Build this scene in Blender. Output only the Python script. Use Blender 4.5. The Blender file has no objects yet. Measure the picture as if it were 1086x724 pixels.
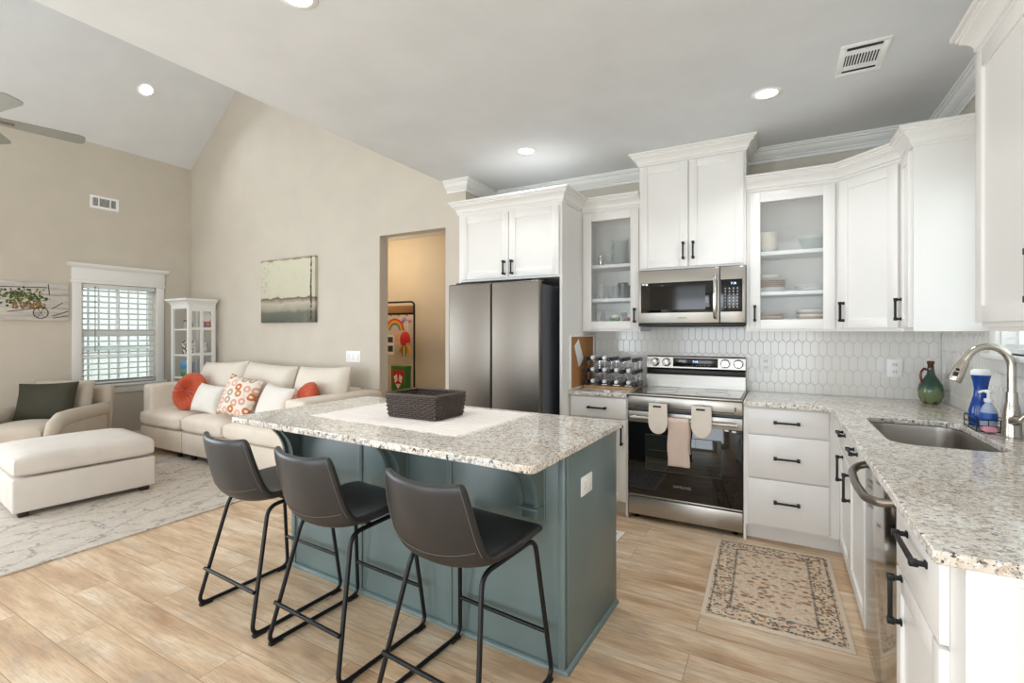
import bpy, bmesh, math, random
from mathutils import Matrix, Vector
random.seed(7)
S = bpy.context.scene
COL = S.collection
R = math.radians

# ------------------------------------------------------------------ camera
cam_d = bpy.data.cameras.new('camera'); cam = bpy.data.objects.new('camera', cam_d); COL.objects.link(cam)
cam.location = (0, 0, 1.37); cam.rotation_euler = (R(90), 0, R(28.93))
cam_d.sensor_width = 36; cam_d.lens = 36 * 510.78 / 1086; cam_d.shift_y = -10.8 / 1086
cam_d.clip_start = .02
S.camera = cam

# ------------------------------------------------------------------ light and exposure
W = bpy.data.worlds.new('sky'); S.world = W; W.use_nodes = True
_bg = W.node_tree.nodes['Background']
_bg.inputs[0].default_value = (.86, .93, 1, 1); _bg.inputs[1].default_value = 3.4
S.view_settings.view_transform = 'Standard'; S.view_settings.look = 'None'
S.view_settings.gamma = 1; S.view_settings.use_curve_mapping = False
S.view_settings.exposure = -0.2
try:
    S.cycles.use_denoising = True; S.cycles.max_bounces = 8; S.cycles.diffuse_bounces = 5
    S.cycles.sample_clamp_indirect = 6; S.cycles.caustics_reflective = False; S.cycles.caustics_refractive = False
except Exception: pass

def area(name, loc, rot, sx, sy, power, col=(1, 1, 1), spread=180):
    l = bpy.data.lights.new(name, 'AREA'); l.shape = 'RECTANGLE'; l.size = sx; l.size_y = sy
    l.energy = power; l.color = col; l.spread = R(spread)
    o = bpy.data.objects.new(name, l); COL.objects.link(o); o.location = loc; o.rotation_euler = rot
    return o
# added area lamps standing in for daylight, inside unseen openings and the sink window
area('window_fill', (-.55, -2.25, 1.15), (R(101), 0, 0), 2.4, 1.7, 54, (.82, .915, 1))
area('window_fill', (-3.2, -2.25, 1.2), (R(95), 0, 0), 1.1, 2.2, 60, (.82, .915, 1))
area('window_fill', (-6.93, -.6, 1.5), (R(100), 0, R(-90)), 2.8, 1.9, 125, (.82, .915, 1))
area('window_fill', (1.0, 2.76, 1.72), (R(90), 0, R(90)), .74, .8, 3, (.84, .92, 1))
LAMP_W = 6.5; LAMP_COL = (.92, .965, 1)

# ------------------------------------------------------------------ materials
def lin(c):
    if isinstance(c, str): c = tuple(int(c[i:i + 2], 16) for i in (0, 2, 4))
    return tuple(((v / 255) / 12.92 if v / 255 <= .04045 else ((v / 255 + .055) / 1.055) ** 2.4) for v in c[:3]) + (1,)
class NT:
    def __init__(s, name):
        s.m = bpy.data.materials.new(name); s.m.use_nodes = True; s.t = s.m.node_tree; s.b = s.t.nodes['Principled BSDF']
        s._c = None
    def n(s, typ, **kw):
        x = s.t.nodes.new(typ)
        for k, v in kw.items(): setattr(x, k, v)
        return x
    def link(s, a, b): s.t.links.new(a, b)
    def sock(s, node, i, v):
        if v is None: return
        if hasattr(v, 'is_output'): s.link(v, node.inputs[i])
        else: node.inputs[i].default_value = v
    @property
    def co(s):
        if s._c is None: s._c = s.n('ShaderNodeTexCoord').outputs['Object']
        return s._c
    def mapping(s, scale=(1, 1, 1), loc=(0, 0, 0), rot=(0, 0, 0), vec=None):
        x = s.n('ShaderNodeMapping'); s.link(vec or s.co, x.inputs[0])
        x.inputs['Scale'].default_value = scale; x.inputs['Location'].default_value = loc; x.inputs['Rotation'].default_value = rot
        return x.outputs[0]
    def noise(s, scale, detail=2, rough=.5, vec=None, dist=0, out=0):
        x = s.n('ShaderNodeTexNoise'); s.link(vec or s.co, x.inputs['Vector'])
        x.inputs['Scale'].default_value = scale; x.inputs['Detail'].default_value = detail
        x.inputs['Roughness'].default_value = rough; x.inputs['Distortion'].default_value = dist
        return x.outputs[out]
    def voro(s, scale, vec=None, feature='F1', rnd=1, out='Distance'):
        x = s.n('ShaderNodeTexVoronoi', feature=feature); s.link(vec or s.co, x.inputs['Vector'])
        x.inputs['Scale'].default_value = scale; x.inputs['Randomness'].default_value = rnd
        return x.outputs[out]
    def ramp(s, fac, stops, interp='LINEAR'):
        x = s.n('ShaderNodeValToRGB'); x.color_ramp.interpolation = interp; s.link(fac, x.inputs[0]); e = x.color_ramp.elements
        while len(e) < len(stops): e.new(.5)
        for el, (p, c) in zip(e, stops):
            el.position = p; el.color = (c, c, c, 1) if isinstance(c, (int, float)) else (lin(c) if isinstance(c, str) else c)
        return x.outputs[0]
    def mix(s, f, a, b, mode='MIX'):
        x = s.n('ShaderNodeMix', data_type='RGBA', blend_type=mode)
        for i, v in ((0, f), (6, a), (7, b)):
            s.sock(x, i, lin(v) if isinstance(v, str) else v)
        return x.outputs[2]
    def math(s, op, a, b=None, c=None):
        x = s.n('ShaderNodeMath', operation=op); s.sock(x, 0, a); s.sock(x, 1, b); s.sock(x, 2, c); return x.outputs[0]
    def xyz(s, vec=None):
        x = s.n('ShaderNodeSeparateXYZ'); s.link(vec or s.co, x.inputs[0]); return x.outputs
    def bump(s, h, strength=.3, dist=.002):
        x = s.n('ShaderNodeBump'); x.inputs['Strength'].default_value = strength; x.inputs['Distance'].default_value = dist
        s.link(h, x.inputs['Height']); s.link(x.outputs[0], s.b.inputs['Normal'])
    def set(s, color=None, rough=None, metal=None, **kw):
        if color is not None: s.sock(s.b, 'Base Color', lin(color) if isinstance(color, str) else color)
        if rough is not None: s.sock(s.b, 'Roughness', rough)
        if metal is not None: s.sock(s.b, 'Metallic', metal)
        for k, v in kw.items(): s.sock(s.b, k.replace('_', ' '), v)
        return s
def plain(name, color, rough=.5, metal=0, grain=0, gs=200, **kw):
    n = NT(name); n.set(color, rough, metal, **kw)
    if grain: n.bump(n.noise(gs, 3), grain, .001)
    return n.m
def paint(name, color, rough=.5, var=.03, gs=260, grain=.05):
    n = NT(name); c = lin(color)
    f = n.noise(3.5, 3)
    lo = tuple(v * (1 - var) for v in c[:3]) + (1,); hi = tuple(min(1, v * (1 + var)) for v in c[:3]) + (1,)
    n.set(n.ramp(f, [(.3, lo), (.7, hi)]), rough); n.bump(n.noise(gs, 2), grain, .001)
    return n.m
def fabric(name, color, var=.12, scale=420, rough=.9, bump=.35, color2=None):
    n = NT(name); c = lin(color)
    lo = tuple(v * (1 - var) for v in c[:3]) + (1,); hi = tuple(min(1, v * (1 + var * .6)) for v in c[:3]) + (1,)
    f = n.math('MULTIPLY_ADD', n.noise(scale, 2), .6, n.math('MULTIPLY', n.noise(6, 3), .4))
    n.set(n.ramp(f, [(.35, lo), (.65, hi)]), rough)
    n.b.inputs['Sheen Weight'].default_value = .15
    n.bump(n.noise(scale, 2), bump, .0015)
    return n.m
M = {}
M['wall'] = paint('greige_wall_paint', 'CFC6B9', .75)
M['hall'] = paint('warm_lit_wall_paint', 'CFC3AE', .75)  # same greige as the walls, with warm lamplight tinted into the colour
M['ceil'] = paint('flat_white_ceiling_paint', 'E0E2E4', .85)
M['trim'] = paint('white_trim_paint', 'EEEDEA', .4, .01)
M['cab'] = paint('white_cabinet_paint', 'EEEBE7', .33, .01, 120, .02)
M['cabin'] = paint('cabinet_interior_white', 'E6E8E8', .5, .01)
M['teal'] = paint('dark_teal_cabinet_paint', '687877', .34, .03, 120, .03)
M['black'] = plain('matte_black_metal', '17171A', .38, .4, .05)
M['blackp'] = plain('black_plastic', '131314', .45, 0, .03)
M['rubber'] = plain('black_rubber', '0E0E0F', .7, 0, .05)
M['white'] = plain('white_plastic', 'F8F8F7', .35, 0, .02)
M['glassblack'] = plain('black_oven_glass', '060607', .05, 0, Coat_Weight=.3)
M['display'] = plain('black_display', '0A0B0E', .12)
M['chrome'] = plain('polished_chrome', 'D8D8D8', .12, 1)
def steel(name, color, rough, axis=0):
    n = NT(name); sc = [600, 600, 600]; sc[axis] = 4
    f = n.noise(1, 2, vec=n.mapping(tuple(sc)))
    n.set(n.ramp(f, [(.3, tuple(v * .9 for v in lin(color)[:3]) + (1,)), (.7, color)]), n.math('MULTIPLY_ADD', f, .12, rough - .06), 1)
    n.bump(f, .05, .0004); return n.m
M['steel'] = steel('brushed_stainless_steel', 'B8B3AB', .34)
M['steelv'] = steel('brushed_stainless_door', 'BDB8B1', .27, 0)
M['fridge'] = steel('brushed_fridge_steel', '8A837B', .42, 0)
M['nickel'] = steel('brushed_nickel', 'C2BBAF', .25, 2)
M['darksteel'] = plain('dark_grey_metal_side', '62656A', .45, .1)
M['handlesteel'] = plain('dark_brushed_handle', '8C837B', .3, .9)
def emit(name, col, st):
    n = NT(name); n.set('FFFFFF', .4); n.b.inputs['Emission Color'].default_value = lin(col); n.b.inputs['Emission Strength'].default_value = st; return n.m
M['lamp'] = emit('lit_downlight_lens', 'FFF6E8', 9)
M['rackgrey'] = plain('dim_oven_rack', '5A5A55', .4, .3)
M['digit'] = emit('lit_clock_digits', '7FB0FF', 3)
M['mark'] = plain('printed_light_grey', 'B9BBBD', .5)
M['logo'] = plain('silver_lettering', '9B9C9E', .35, .6)
def glass(name, col='FFFFFF', alpha=.14, rough=.03):
    n = NT(name); n.set(col, rough, 0, Alpha=alpha); n.b.inputs['IOR'].default_value = 1.45; return n.m
M['pane'] = glass('clear_cabinet_glass', 'F4F8F8', .07)
M['ware'] = glass('clear_glassware', 'DCE6E2', .22)
M['bottleglass'] = glass('clear_bottle_plastic', 'DDE6EA', .42)
M['smoke'] = glass('smoked_glass', '35312B', .92)
# granite
def granite():
    n = NT('speckled_granite')
    base = n.ramp(n.noise(9, 4, .6), [(.3, 'D6CABB'), (.5, 'E4DCD1'), (.7, 'EFEBE5')])
    warm = n.ramp(n.noise(30, 3, .6, vec=n.mapping((1, 1, 1), (3, 7, 1))), [(.54, 0.0), (.64, .7)])
    c = n.mix(warm, base, 'C5AE94')
    gm = n.ramp(n.noise(58, 4, .65, vec=n.mapping((1, 1.4, 1), (9, 2, 4))), [(.535, 0.0), (.59, .85)])
    c = n.mix(gm, c, '96918D')
    wm = n.ramp(n.noise(48, 3, .6, vec=n.mapping((1, 1, 1), (1, 5, 8))), [(.57, 0.0), (.63, .9)])
    c = n.mix(wm, c, 'F6F4F0')
    dm = n.ramp(n.noise(62, 3, .7, vec=n.mapping((1, 1.5, 1), (5, 5, 5))), [(.60, 0.0), (.63, .95)])
    c = n.mix(dm, c, '353130')
    d2 = n.ramp(n.noise(120, 2, .6, vec=n.mapping((1, 1.3, 1), (2, 9, 6))), [(.63, 0.0), (.66, .8)])
    c = n.mix(d2, c, '4E4845')
    n.set(c, .1); n.b.inputs['Specular IOR Level'].default_value = .5
    return n.m
M['granite'] = granite()
def planks():
    n = NT('light_oak_plank_floor')
    v = n.mapping((1, 1, 1), (.33, .03, 0))
    br = n.n('ShaderNodeTexBrick'); n.link(v, br.inputs['Vector'])
    br.offset = .37; br.offset_frequency = 2; br.squash = 1
    for k, val in (('Scale', 1.0), ('Mortar Size', .0012), ('Mortar Smooth', .2), ('Brick Width', 1.22), ('Row Height', .182)): br.inputs[k].default_value = val
    br.inputs['Color1'].default_value = (0, 0, 0, 1); br.inputs['Color2'].default_value = (1, 1, 1, 1); br.inputs['Mortar'].default_value = (.5, .5, .5, 1)
    tone = br.outputs['Color']; mortar = br.outputs['Fac']
    off = n.n('ShaderNodeVectorMath', operation='MULTIPLY_ADD'); n.link(tone, off.inputs[0]); off.inputs[1].default_value = (7, 3, 5); n.link(n.co, off.inputs[2])
    sv = off.outputs[0]
    cloud = n.noise(2.2, 4, .6, vec=n.mapping((.8, 3.2, 1), vec=sv))
    streak = n.noise(1, 5, .65, vec=n.mapping((2.2, 34, 1), vec=sv))
    fine = n.noise(1, 3, .6, vec=n.mapping((9, 190, 1), vec=sv))
    c = n.ramp(cloud, [(.3, 'B4906F'), (.48, 'D8BA97'), (.68, 'EBD8BF')])
    c = n.mix(n.math('MULTIPLY', n.ramp(streak, [(.45, 0.0), (.66, 1.0)]), .45), c, 'A27B5A')
    c = n.mix(n.math('MULTIPLY', n.ramp(fine, [(.47, 0.0), (.7, 1.0)]), .42), c, '8A6849')
    c = n.mix(n.math('MULTIPLY', n.ramp(n.noise(3, 5, .7, vec=n.mapping((1, 2.5, 1), (4, 4, 4), vec=sv)), [(.53, 0.0), (.68, 1.0)]), .45), c, '9C8C80')
    c = n.mix(n.math('MULTIPLY', tone, .16), c, 'E3CDB2')
    c = n.mix(mortar, c, '8A6B4E')
    n.set(c, n.math('MULTIPLY_ADD', streak, .15, .3))
    h = n.math('SUBTRACT', n.math('MULTIPLY', streak, .4), n.math('MULTIPLY', mortar, 1.5))
    n.bump(h, .18, .002); return n.m
M['floor'] = planks()
M['tile'] = paint('glossy_white_tile', 'E8E5E0', .12, .02, 30, .03)
M['grout'] = plain('pale_grout', 'D9D5CF', .85, 0, .1)
def leather():
    n = NT('charcoal_leather'); f = n.noise(4, 4, .6)
    n.set(n.ramp(f, [(.3, '201F1F'), (.7, '2B2A2A')]), .38); n.bump(n.voro(330), .12, .0012); return n.m
M['leather'] = leather()
M['stitch'] = plain('grey_thread', '6F6963', .8)
M['sofa'] = fabric('cream_linen_upholstery', 'E3D6C6')
M['cushion'] = fabric('ivory_cushion_linen', 'E4DACC', .08)
M['ottoman'] = fabric('pale_grey_beige_linen', 'D6CCC1', .1)
M['armchair'] = fabric('taupe_upholstery', 'B9AC9B', .1)
M['orange'] = fabric('rust_orange_velvet', 'C2502C', .2, 300, .7, .2)
M['olive'] = fabric('dark_olive_velvet', '302D1A', .25, 160, .8, .3)
M['olive'].node_tree.nodes['Principled BSDF'].inputs['Sheen Weight'].default_value = 0
M['pillow'] = fabric('white_woven_cotton', 'E9E3DA', .07)
M['darkwood'] = plain('dark_brown_wood', '2C1D16', .5, 0, .1)
M['cloth'] = fabric('off_white_runner_cotton', 'EFE6DE', .06)
M['mitt'] = fabric('oatmeal_quilted_cotton', 'E4D9CC', .1, 200)
M['towel'] = fabric('blush_beige_towelling', 'DCC5B6', .1, 240)
M['oak'] = plain('pale_wood_board', 'D2A878', .5, 0, .1, 40)
def wood(name, a, b, rough=.5, sc=(2, 40, 40)):
    n = NT(name); f = n.noise(1, 4, .6, vec=n.mapping(sc)); n.set(n.ramp(f, [(.3, a), (.7, b)]), rough); n.bump(f, .15, .001); return n.m
M['rusticwood'] = wood('rustic_brown_wood', '7A5230', 'A77A49')
M['boardwood'] = wood('pale_cutting_board_wood', 'C8995F', 'E0BC8C', .45, (4, 60, 60))
M['espresso'] = wood('espresso_stained_wood', '1B1A1E', '34323A', .4)
M['wicker'] = plain('dark_brown_wicker', '43362F', .4, 0, .2, 120)
M['cork'] = (lambda n: (n.set(n.ramp(n.noise(140, 4, .7), [(.3, '9C6A3A'), (.7, 'C08C56')]), .9), n.bump(n.noise(160, 3), .3), n.m)[-1])(NT('cork'))
M['ceramic'] = paint('cream_glazed_ceramic', 'DDD5C8', .15, .03)
M['ceramicw'] = paint('white_glazed_ceramic', 'EDECE8', .12, .02)
M['ceramict'] = paint('tan_rimmed_ceramic', 'B79F88', .2, .05)
M['paper'] = plain('white_paper', 'E9E6E6', .8)
M['red'] = plain('bright_red', 'C8281E', .6); M['green'] = plain('leaf_green', '3E7C34', .6); M['yellow'] = plain('warm_yellow', 'E6B93A', .6)
M['pink'] = plain('pink', 'E59AA8', .7); M['blue'] = plain('deep_blue', '1E56A8', .45); M['skyblue'] = plain('sky_blue', '6DA7D6', .6)
M['orangep'] = plain('orange_craft_paper', 'E8762C', .7); M['purple'] = plain('soft_purple', 'A78CC4', .7); M['darkgrey'] = plain('dark_grey', '3A3A3C', .6)
M['ink'] = plain('black_ink', '1C1A19', .7); M['peach'] = plain('peach_card', 'E9B69C', .8)
M['slat'] = plain('white_blind_slat', 'E4E8E6', .5, 0, .02)
M['siding'] = plain('pale_siding', 'E9EEEE', .7); M['grass'] = paint('outdoor_ground', 'A7B39A', .9, .2)

# ------------------------------------------------------------------ mesh helpers
class MB:
    def __init__(s, m=None): s.bm = bmesh.new(); s.M = m or Matrix(); s.mi = 0
    def v(s, p): return s.bm.verts.new(s.M @ Vector(p))
    def f(s, vs):
        try:
            x = s.bm.faces.new(vs); x.material_index = s.mi; return x
        except ValueError: return None
    def box(s, x0, x1, y0, y1, z0, z1, bev=0, seg=2):
        if x1 < x0: x0, x1 = x1, x0
        if y1 < y0: y0, y1 = y1, y0
        if z1 < z0: z0, z1 = z1, z0
        t = bmesh.new(); bmesh.ops.create_cube(t, size=1)
        for q in t.verts: q.co = Vector((x0 + (q.co.x + .5) * (x1 - x0), y0 + (q.co.y + .5) * (y1 - y0), z0 + (q.co.z + .5) * (z1 - z0)))
        if bev: bmesh.ops.bevel(t, geom=list(t.edges), offset=min(bev, .49 * min(x1 - x0, y1 - y0, z1 - z0)), segments=seg, profile=.5, affect='EDGES')
        s.add(t); return s
    def add(s, t):
        mp = {q: s.v(q.co) for q in t.verts}
        for fc in t.faces: s.f([mp[q] for q in fc.verts])
        t.free()
    def tube(s, pts, r, n=8, closed=False):
        pts = [Vector(p) for p in pts]; k = len(pts); rs = r if isinstance(r, (list, tuple)) else [r] * k
        rings = []; up = None
        for i, p in enumerate(pts):
            a = pts[i - 1] if (i > 0 or closed) else p; b = pts[(i + 1) % k] if (i < k - 1 or closed) else p
            d = (b - a)
            if d.length < 1e-9: d = Vector((0, 0, 1))
            d.normalize()
            if up is None: up = d.orthogonal().normalized()
            else:
                up = up - d * up.dot(d)
                up = up.normalized() if up.length > 1e-6 else d.orthogonal().normalized()
            w = d.cross(up)
            rings.append([s.v(p + (up * math.cos(2 * math.pi * j / n) + w * math.sin(2 * math.pi * j / n)) * rs[i]) for j in range(n)])
        m = k if closed else k - 1
        for i in range(m):
            A, B = rings[i], rings[(i + 1) % k]
            for j in range(n): s.f([A[j], A[(j + 1) % n], B[(j + 1) % n], B[j]])
        if not closed: s.f(rings[0][::-1]); s.f(rings[-1])
        return s
    def lathe(s, prof, c=(0, 0, 0), n=24, sx=1, sy=1):
        rings = []
        for r, z in prof:
            if r < 1e-6: rings.append([s.v((c[0], c[1], c[2] + z))])
            else: rings.append([s.v((c[0] + sx * r * math.cos(2 * math.pi * j / n), c[1] + sy * r * math.sin(2 * math.pi * j / n), c[2] + z)) for j in range(n)])
        for A, B in zip(rings, rings[1:]):
            for j in range(n):
                a = [A[0]] if len(A) == 1 else [A[j], A[(j + 1) % n]]; b = [B[0]] if len(B) == 1 else [B[(j + 1) % n], B[j]]
                if len(a) + len(b) >= 3: s.f(a + b)
        if len(rings[0]) > 1: s.f(rings[0][::-1])
        if len(rings[-1]) > 1: s.f(rings[-1])
        return s
    def prism(s, poly, z0, z1, holes=()):
        """polygon in the local xy plane, extruded z0..z1"""
        if not holes:
            A = [s.v((x, y, z0)) for x, y in poly]; B = [s.v((x, y, z1)) for x, y in poly]
            s.f(A[::-1]); s.f(B)
            for i in range(len(A)): s.f([A[i], A[(i + 1) % len(A)], B[(i + 1) % len(A)], B[i]])
            return s
        t = bmesh.new(); es = []
        for lp in [poly] + list(holes):
            vs = [t.verts.new((x, y, 0)) for x, y in lp]
            es += [t.edges.new((vs[i], vs[(i + 1) % len(vs)])) for i in range(len(vs))]
        bmesh.ops.triangle_fill(t, use_beauty=True, use_dissolve=False, edges=es)
        t.verts.ensure_lookup_table()
        A = {q: s.v((q.co.x, q.co.y, z0)) for q in t.verts}; B = {q: s.v((q.co.x, q.co.y, z1)) for q in t.verts}
        for fc in t.faces:
            s.f([A[q] for q in fc.verts][::-1]); s.f([B[q] for q in fc.verts])
        for e in t.edges:
            if len(e.link_faces) == 1: s.f([A[e.verts[0]], A[e.verts[1]], B[e.verts[1]], B[e.verts[0]]])
        t.free(); return s
    def grid(s, fn, nu, nv, closeu=False):
        P = [[s.v(fn(i / nu, j / nv)) for j in range(nv + 1)] for i in range(nu if closeu else nu + 1)]
        for i in range(nu):
            for j in range(nv): s.f([P[i][j], P[(i + 1) % len(P)][j], P[(i + 1) % len(P)][j + 1], P[i][j + 1]])
        return P
    def sweep(s, path, prof, closed=False, sign=1):
        """profile (out, z) swept along a horizontal path of (x, y) with mitred corners; out is to the right of travel times sign"""
        k = len(path); rows = []
        for i in range(k):
            p = Vector((path[i][0], path[i][1]))
            def nrm(a, b):
                d = (Vector(b) - Vector(a)).normalized(); return Vector((d.y, -d.x)) * sign
            if i == 0 and not closed: m = nrm(path[0], path[1])
            elif i == k - 1 and not closed: m = nrm(path[-2], path[-1])
            else:
                n1 = nrm(path[i - 1], path[i]); n2 = nrm(path[i], path[(i + 1) % k]); m = (n1 + n2) / (1 + n1.dot(n2))
            rows.append([s.v((p.x + m.x * o, p.y + m.y * o, z)) for o, z in prof])
        for i in range(k if closed else k - 1):
            A, B = rows[i], rows[(i + 1) % k]
            for j in range(len(prof)): s.f([A[j], A[(j + 1) % len(prof)], B[(j + 1) % len(prof)], B[j]])
        if not closed: s.f(rows[0]); s.f(rows[-1][::-1])
        return s
    def pillow(s, w, h, d, n=14, pw=.45, pinch=.06):
        """soft pillow centred on the origin: width along x, height along z, thickness along y"""
        def pt(side):
            def fn(u, v):
                a, b = 2 * u - 1, 2 * v - 1
                e = max(0, (1 - a * a)) ** pw * max(0, (1 - b * b)) ** pw
                k = 1 - pinch * (1 - abs(b) ** 2) * abs(a) ** 3; q = 1 - pinch * (1 - abs(a) ** 2) * abs(b) ** 3
                return (a * w / 2 * k, side * (d / 2 * e + .004), b * h / 2 * q)
            return fn
        A = s.grid(pt(1), n, n); B = s.grid(pt(-1), n, n)
        bd = [(i, 0) for i in range(n)] + [(n, j) for j in range(n)] + [(i, n) for i in range(n, 0, -1)] + [(0, j) for j in range(n, 0, -1)]
        for q in range(len(bd)):
            (i, j), (k, l) = bd[q], bd[(q + 1) % len(bd)]
            s.f([A[i][j], A[k][l], B[k][l], B[i][j]])
        return s
    def build(s, name, mat, parent=None, ang=40, smooth=True):
        bm = s.bm
        bmesh.ops.recalc_face_normals(bm, faces=bm.faces)
        off = Vector((0, 0, 0))
        root = parent
        while root is not None and root.parent is not None: root = root.parent
        if root is not None and root.name in WORLDROOTS: off = WORLDROOTS[root.name]
        if off.length: bmesh.ops.translate(bm, verts=bm.verts, vec=-off)
        me = bpy.data.meshes.new(name); bm.to_mesh(me); bm.free()
        for m in (mat if isinstance(mat, (list, tuple)) else [mat]): me.materials.append(m)
        if smooth:
            for p in me.polygons: p.use_smooth = True
            me.set_sharp_from_angle(angle=R(ang))
        o = bpy.data.objects.new(name, me); COL.objects.link(o)
        if parent is not None: o.parent = parent
        return o
WORLDROOTS = {}
def tag(o, label, cat, group=None, kind=None):
    if label: o['label'] = label
    if cat: o['category'] = cat
    if group: o['group'] = group
    if kind: o['kind'] = kind
    return o
def thing(name, label, cat, loc=(0, 0, 0), rz=0, group=None, world=False):
    """Empty at the thing's base; world=True: its parts are written in world coordinates"""
    o = bpy.data.objects.new(name, None); COL.objects.link(o); o.empty_display_size = .05
    o.location = loc; o.rotation_euler = (0, 0, rz)
    if world: WORLDROOTS[o.name] = Vector(loc)
    return tag(o, label, cat, group)
def solo(o, loc): # a one-mesh thing written in world coordinates gets its origin at its base
    loc = Vector(loc)
    o.data.transform(Matrix.Translation(-loc)); o.location = loc; return o
def struct(o): o['kind'] = 'structure'; return o
def dup(root, loc=None, rz=None, label=None, group=None):
    def cp(o, par):
        c = o.copy(); COL.objects.link(c)
        if par is not None: c.parent = par
        for ch in [q for q in bpy.data.objects if q.parent == o]: cp(ch, c)
        return c
    r = cp(root, None)
    if loc is not None: r.location = loc
    if rz is not None: r.rotation_euler = (0, 0, rz)
    if label: r['label'] = label
    if group: r['group'] = group
    return r
def frame(o, u, n): # local x = u (sideways), y = n (out of the face), z = up
    u = Vector(u).normalized(); n = Vector(n).normalized()
    m = Matrix.Identity(4)
    for i in range(3): m[i][0] = u[i]; m[i][1] = n[i]; m[i][2] = (0, 0, 1)[i]; m[i][3] = o[i]
    return m
def fillet(pts, r, n=5):
    pts = [Vector(p) for p in pts]; out = [pts[0]]
    for a, b, c in zip(pts, pts[1:], pts[2:]):
        d1 = (a - b); d2 = (c - b); rr = min(r, d1.length * .49, d2.length * .49)
        p0 = b + d1.normalized() * rr; p1 = b + d2.normalized() * rr
        for i in range(n + 1):
            t = i / n; out.append(p0 * (1 - t) ** 2 + b * 2 * t * (1 - t) + p1 * t * t)
    out.append(pts[-1]); return out
def text(name, body, size, m, mat, parent, align='CENTER', depth=.0006):
    cu = bpy.data.curves.new(name, 'FONT'); cu.body = body; cu.size = size; cu.align_x = align; cu.align_y = 'CENTER'; cu.extrude = depth
    t = bpy.data.objects.new(name, cu); COL.objects.link(t)
    dg = bpy.context.evaluated_depsgraph_get()
    me = bpy.data.meshes.new_from_object(t.evaluated_get(dg)); bpy.data.objects.remove(t)
    root = parent
    while root.parent is not None: root = root.parent
    off = WORLDROOTS.get(root.name, Vector((0, 0, 0)))
    me.transform(Matrix.Translation(-off) @ m)
    me.materials.clear(); me.materials.append(mat)
    o = bpy.data.objects.new(name, me); COL.objects.link(o); o.parent = parent; return o
def facetext(o, u, n): # matrix laying text (xy plane) on a face: x along u, y up, z out
    u = Vector(u).normalized(); n = Vector(n).normalized(); m = Matrix.Identity(4)
    for i in range(3): m[i][0] = u[i]; m[i][1] = (0, 0, 1)[i]; m[i][2] = n[i]; m[i][3] = o[i]
    return m

# ------------------------------------------------------------------ the room
YB, YG, XR, XF, XL, YN = 4.12, 3.62, .94, -2.70, -6.99, -2.3   # back wall, gable wall, right wall, ceiling edge, left wall, near wall
XA = -2.48                                                      # alcove side of the gable wall's end
ZC = 2.74; ZE = 3.565; SL = .8
XRG = ((ZC + SL * XF) - (ZE - SL * XL)) / (2 * SL); ZR = ZE + SL * (XRG - XL)
m = MB(); m.box(XL - .2, XR + .2, YN - .2, 6.2, -.1, 0); struct(m.build('floor', M['floor']))
m = MB(); m.box(XF, XR + .15, YN - .15, YB + .15, ZC, ZC + .12); struct(m.build('ceiling', M['ceil']))
def slope(p0, p1, t=.1):
    m = MB(); (x0, z0), (x1, z1) = p0, p1
    m.M = Matrix(((1, 0, 0, 0), (0, 0, 1, 0), (0, 1, 0, 0), (0, 0, 0, 1)))
    m.prism([(x0, z0), (x1, z1), (x1, z1 + t), (x0, z0 + t)], YN - .15, YG + .12); return struct(m.build('ceiling', M['ceil']))
slope((XL - .1, ZE - .08), (XRG, ZR)); slope((XRG, ZR), (XF, ZC))
m = MB(); m.box(XA - .12, XR + .15, YB, YB + .12, 0, ZC); struct(m.build('wall_back', M['wall']))
# gable wall with the doorway, and its end beside the refrigerator
DX0, DX1, DZ = -3.534, -2.707, 2.335
m = MB(); m.M = Matrix(((1, 0, 0, 0), (0, 0, 1, 0), (0, 1, 0, 0), (0, 0, 0, 1)))
m.prism([(XL, 0), (DX0, 0), (DX0, DZ), (DX1, DZ), (DX1, 0), (XA, 0), (XA, ZC), (XF, ZC), (XRG, ZR), (XL, ZE)], YG, YG + .12)
struct(m.build('wall_gable', M['wall']))
m = MB(); m.box(XA - .12, XA, YG + .12, YB, 0, ZC); struct(m.build('wall_alcove', M['wall']))
# left wall with its window opening, plus an unseen one added for the lamp
WY0, WY1, WZ0, WZ1 = 2.44, 3.20, .74, 1.925
m = MB(); m.M = Matrix(((0, 0, 1, 0), (1, 0, 0, 0), (0, 1, 0, 0), (0, 0, 0, 1)))
m.prism([(YN - .15, 0), (YG + .12, 0), (YG + .12, ZE), (YN - .15, ZE)], XL - .12, XL, [[(WY0, WZ0), (WY1, WZ0), (WY1, WZ1), (WY0, WZ1)], [(-2.05, .5), (.85, .5), (.85, 2.5), (-2.05, 2.5)]])
struct(m.build('wall_left', M['wall']))
# right wall with the window over the sink
RY0, RY1, RZ0, RZ1 = 2.36, 3.175, 1.26, 2.2
m = MB(); m.M = Matrix(((0, 0, 1, 0), (1, 0, 0, 0), (0, 1, 0, 0), (0, 0, 0, 1)))
m.prism([(YN - .15, 0), (YB + .12, 0), (YB + .12, ZC), (YN - .15, ZC)], XR, XR + .14, [[(RY0, RZ0), (RY1, RZ0), (RY1, RZ1), (RY0, RZ1)]])
struct(m.build('wall_right', M['wall']))
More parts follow.
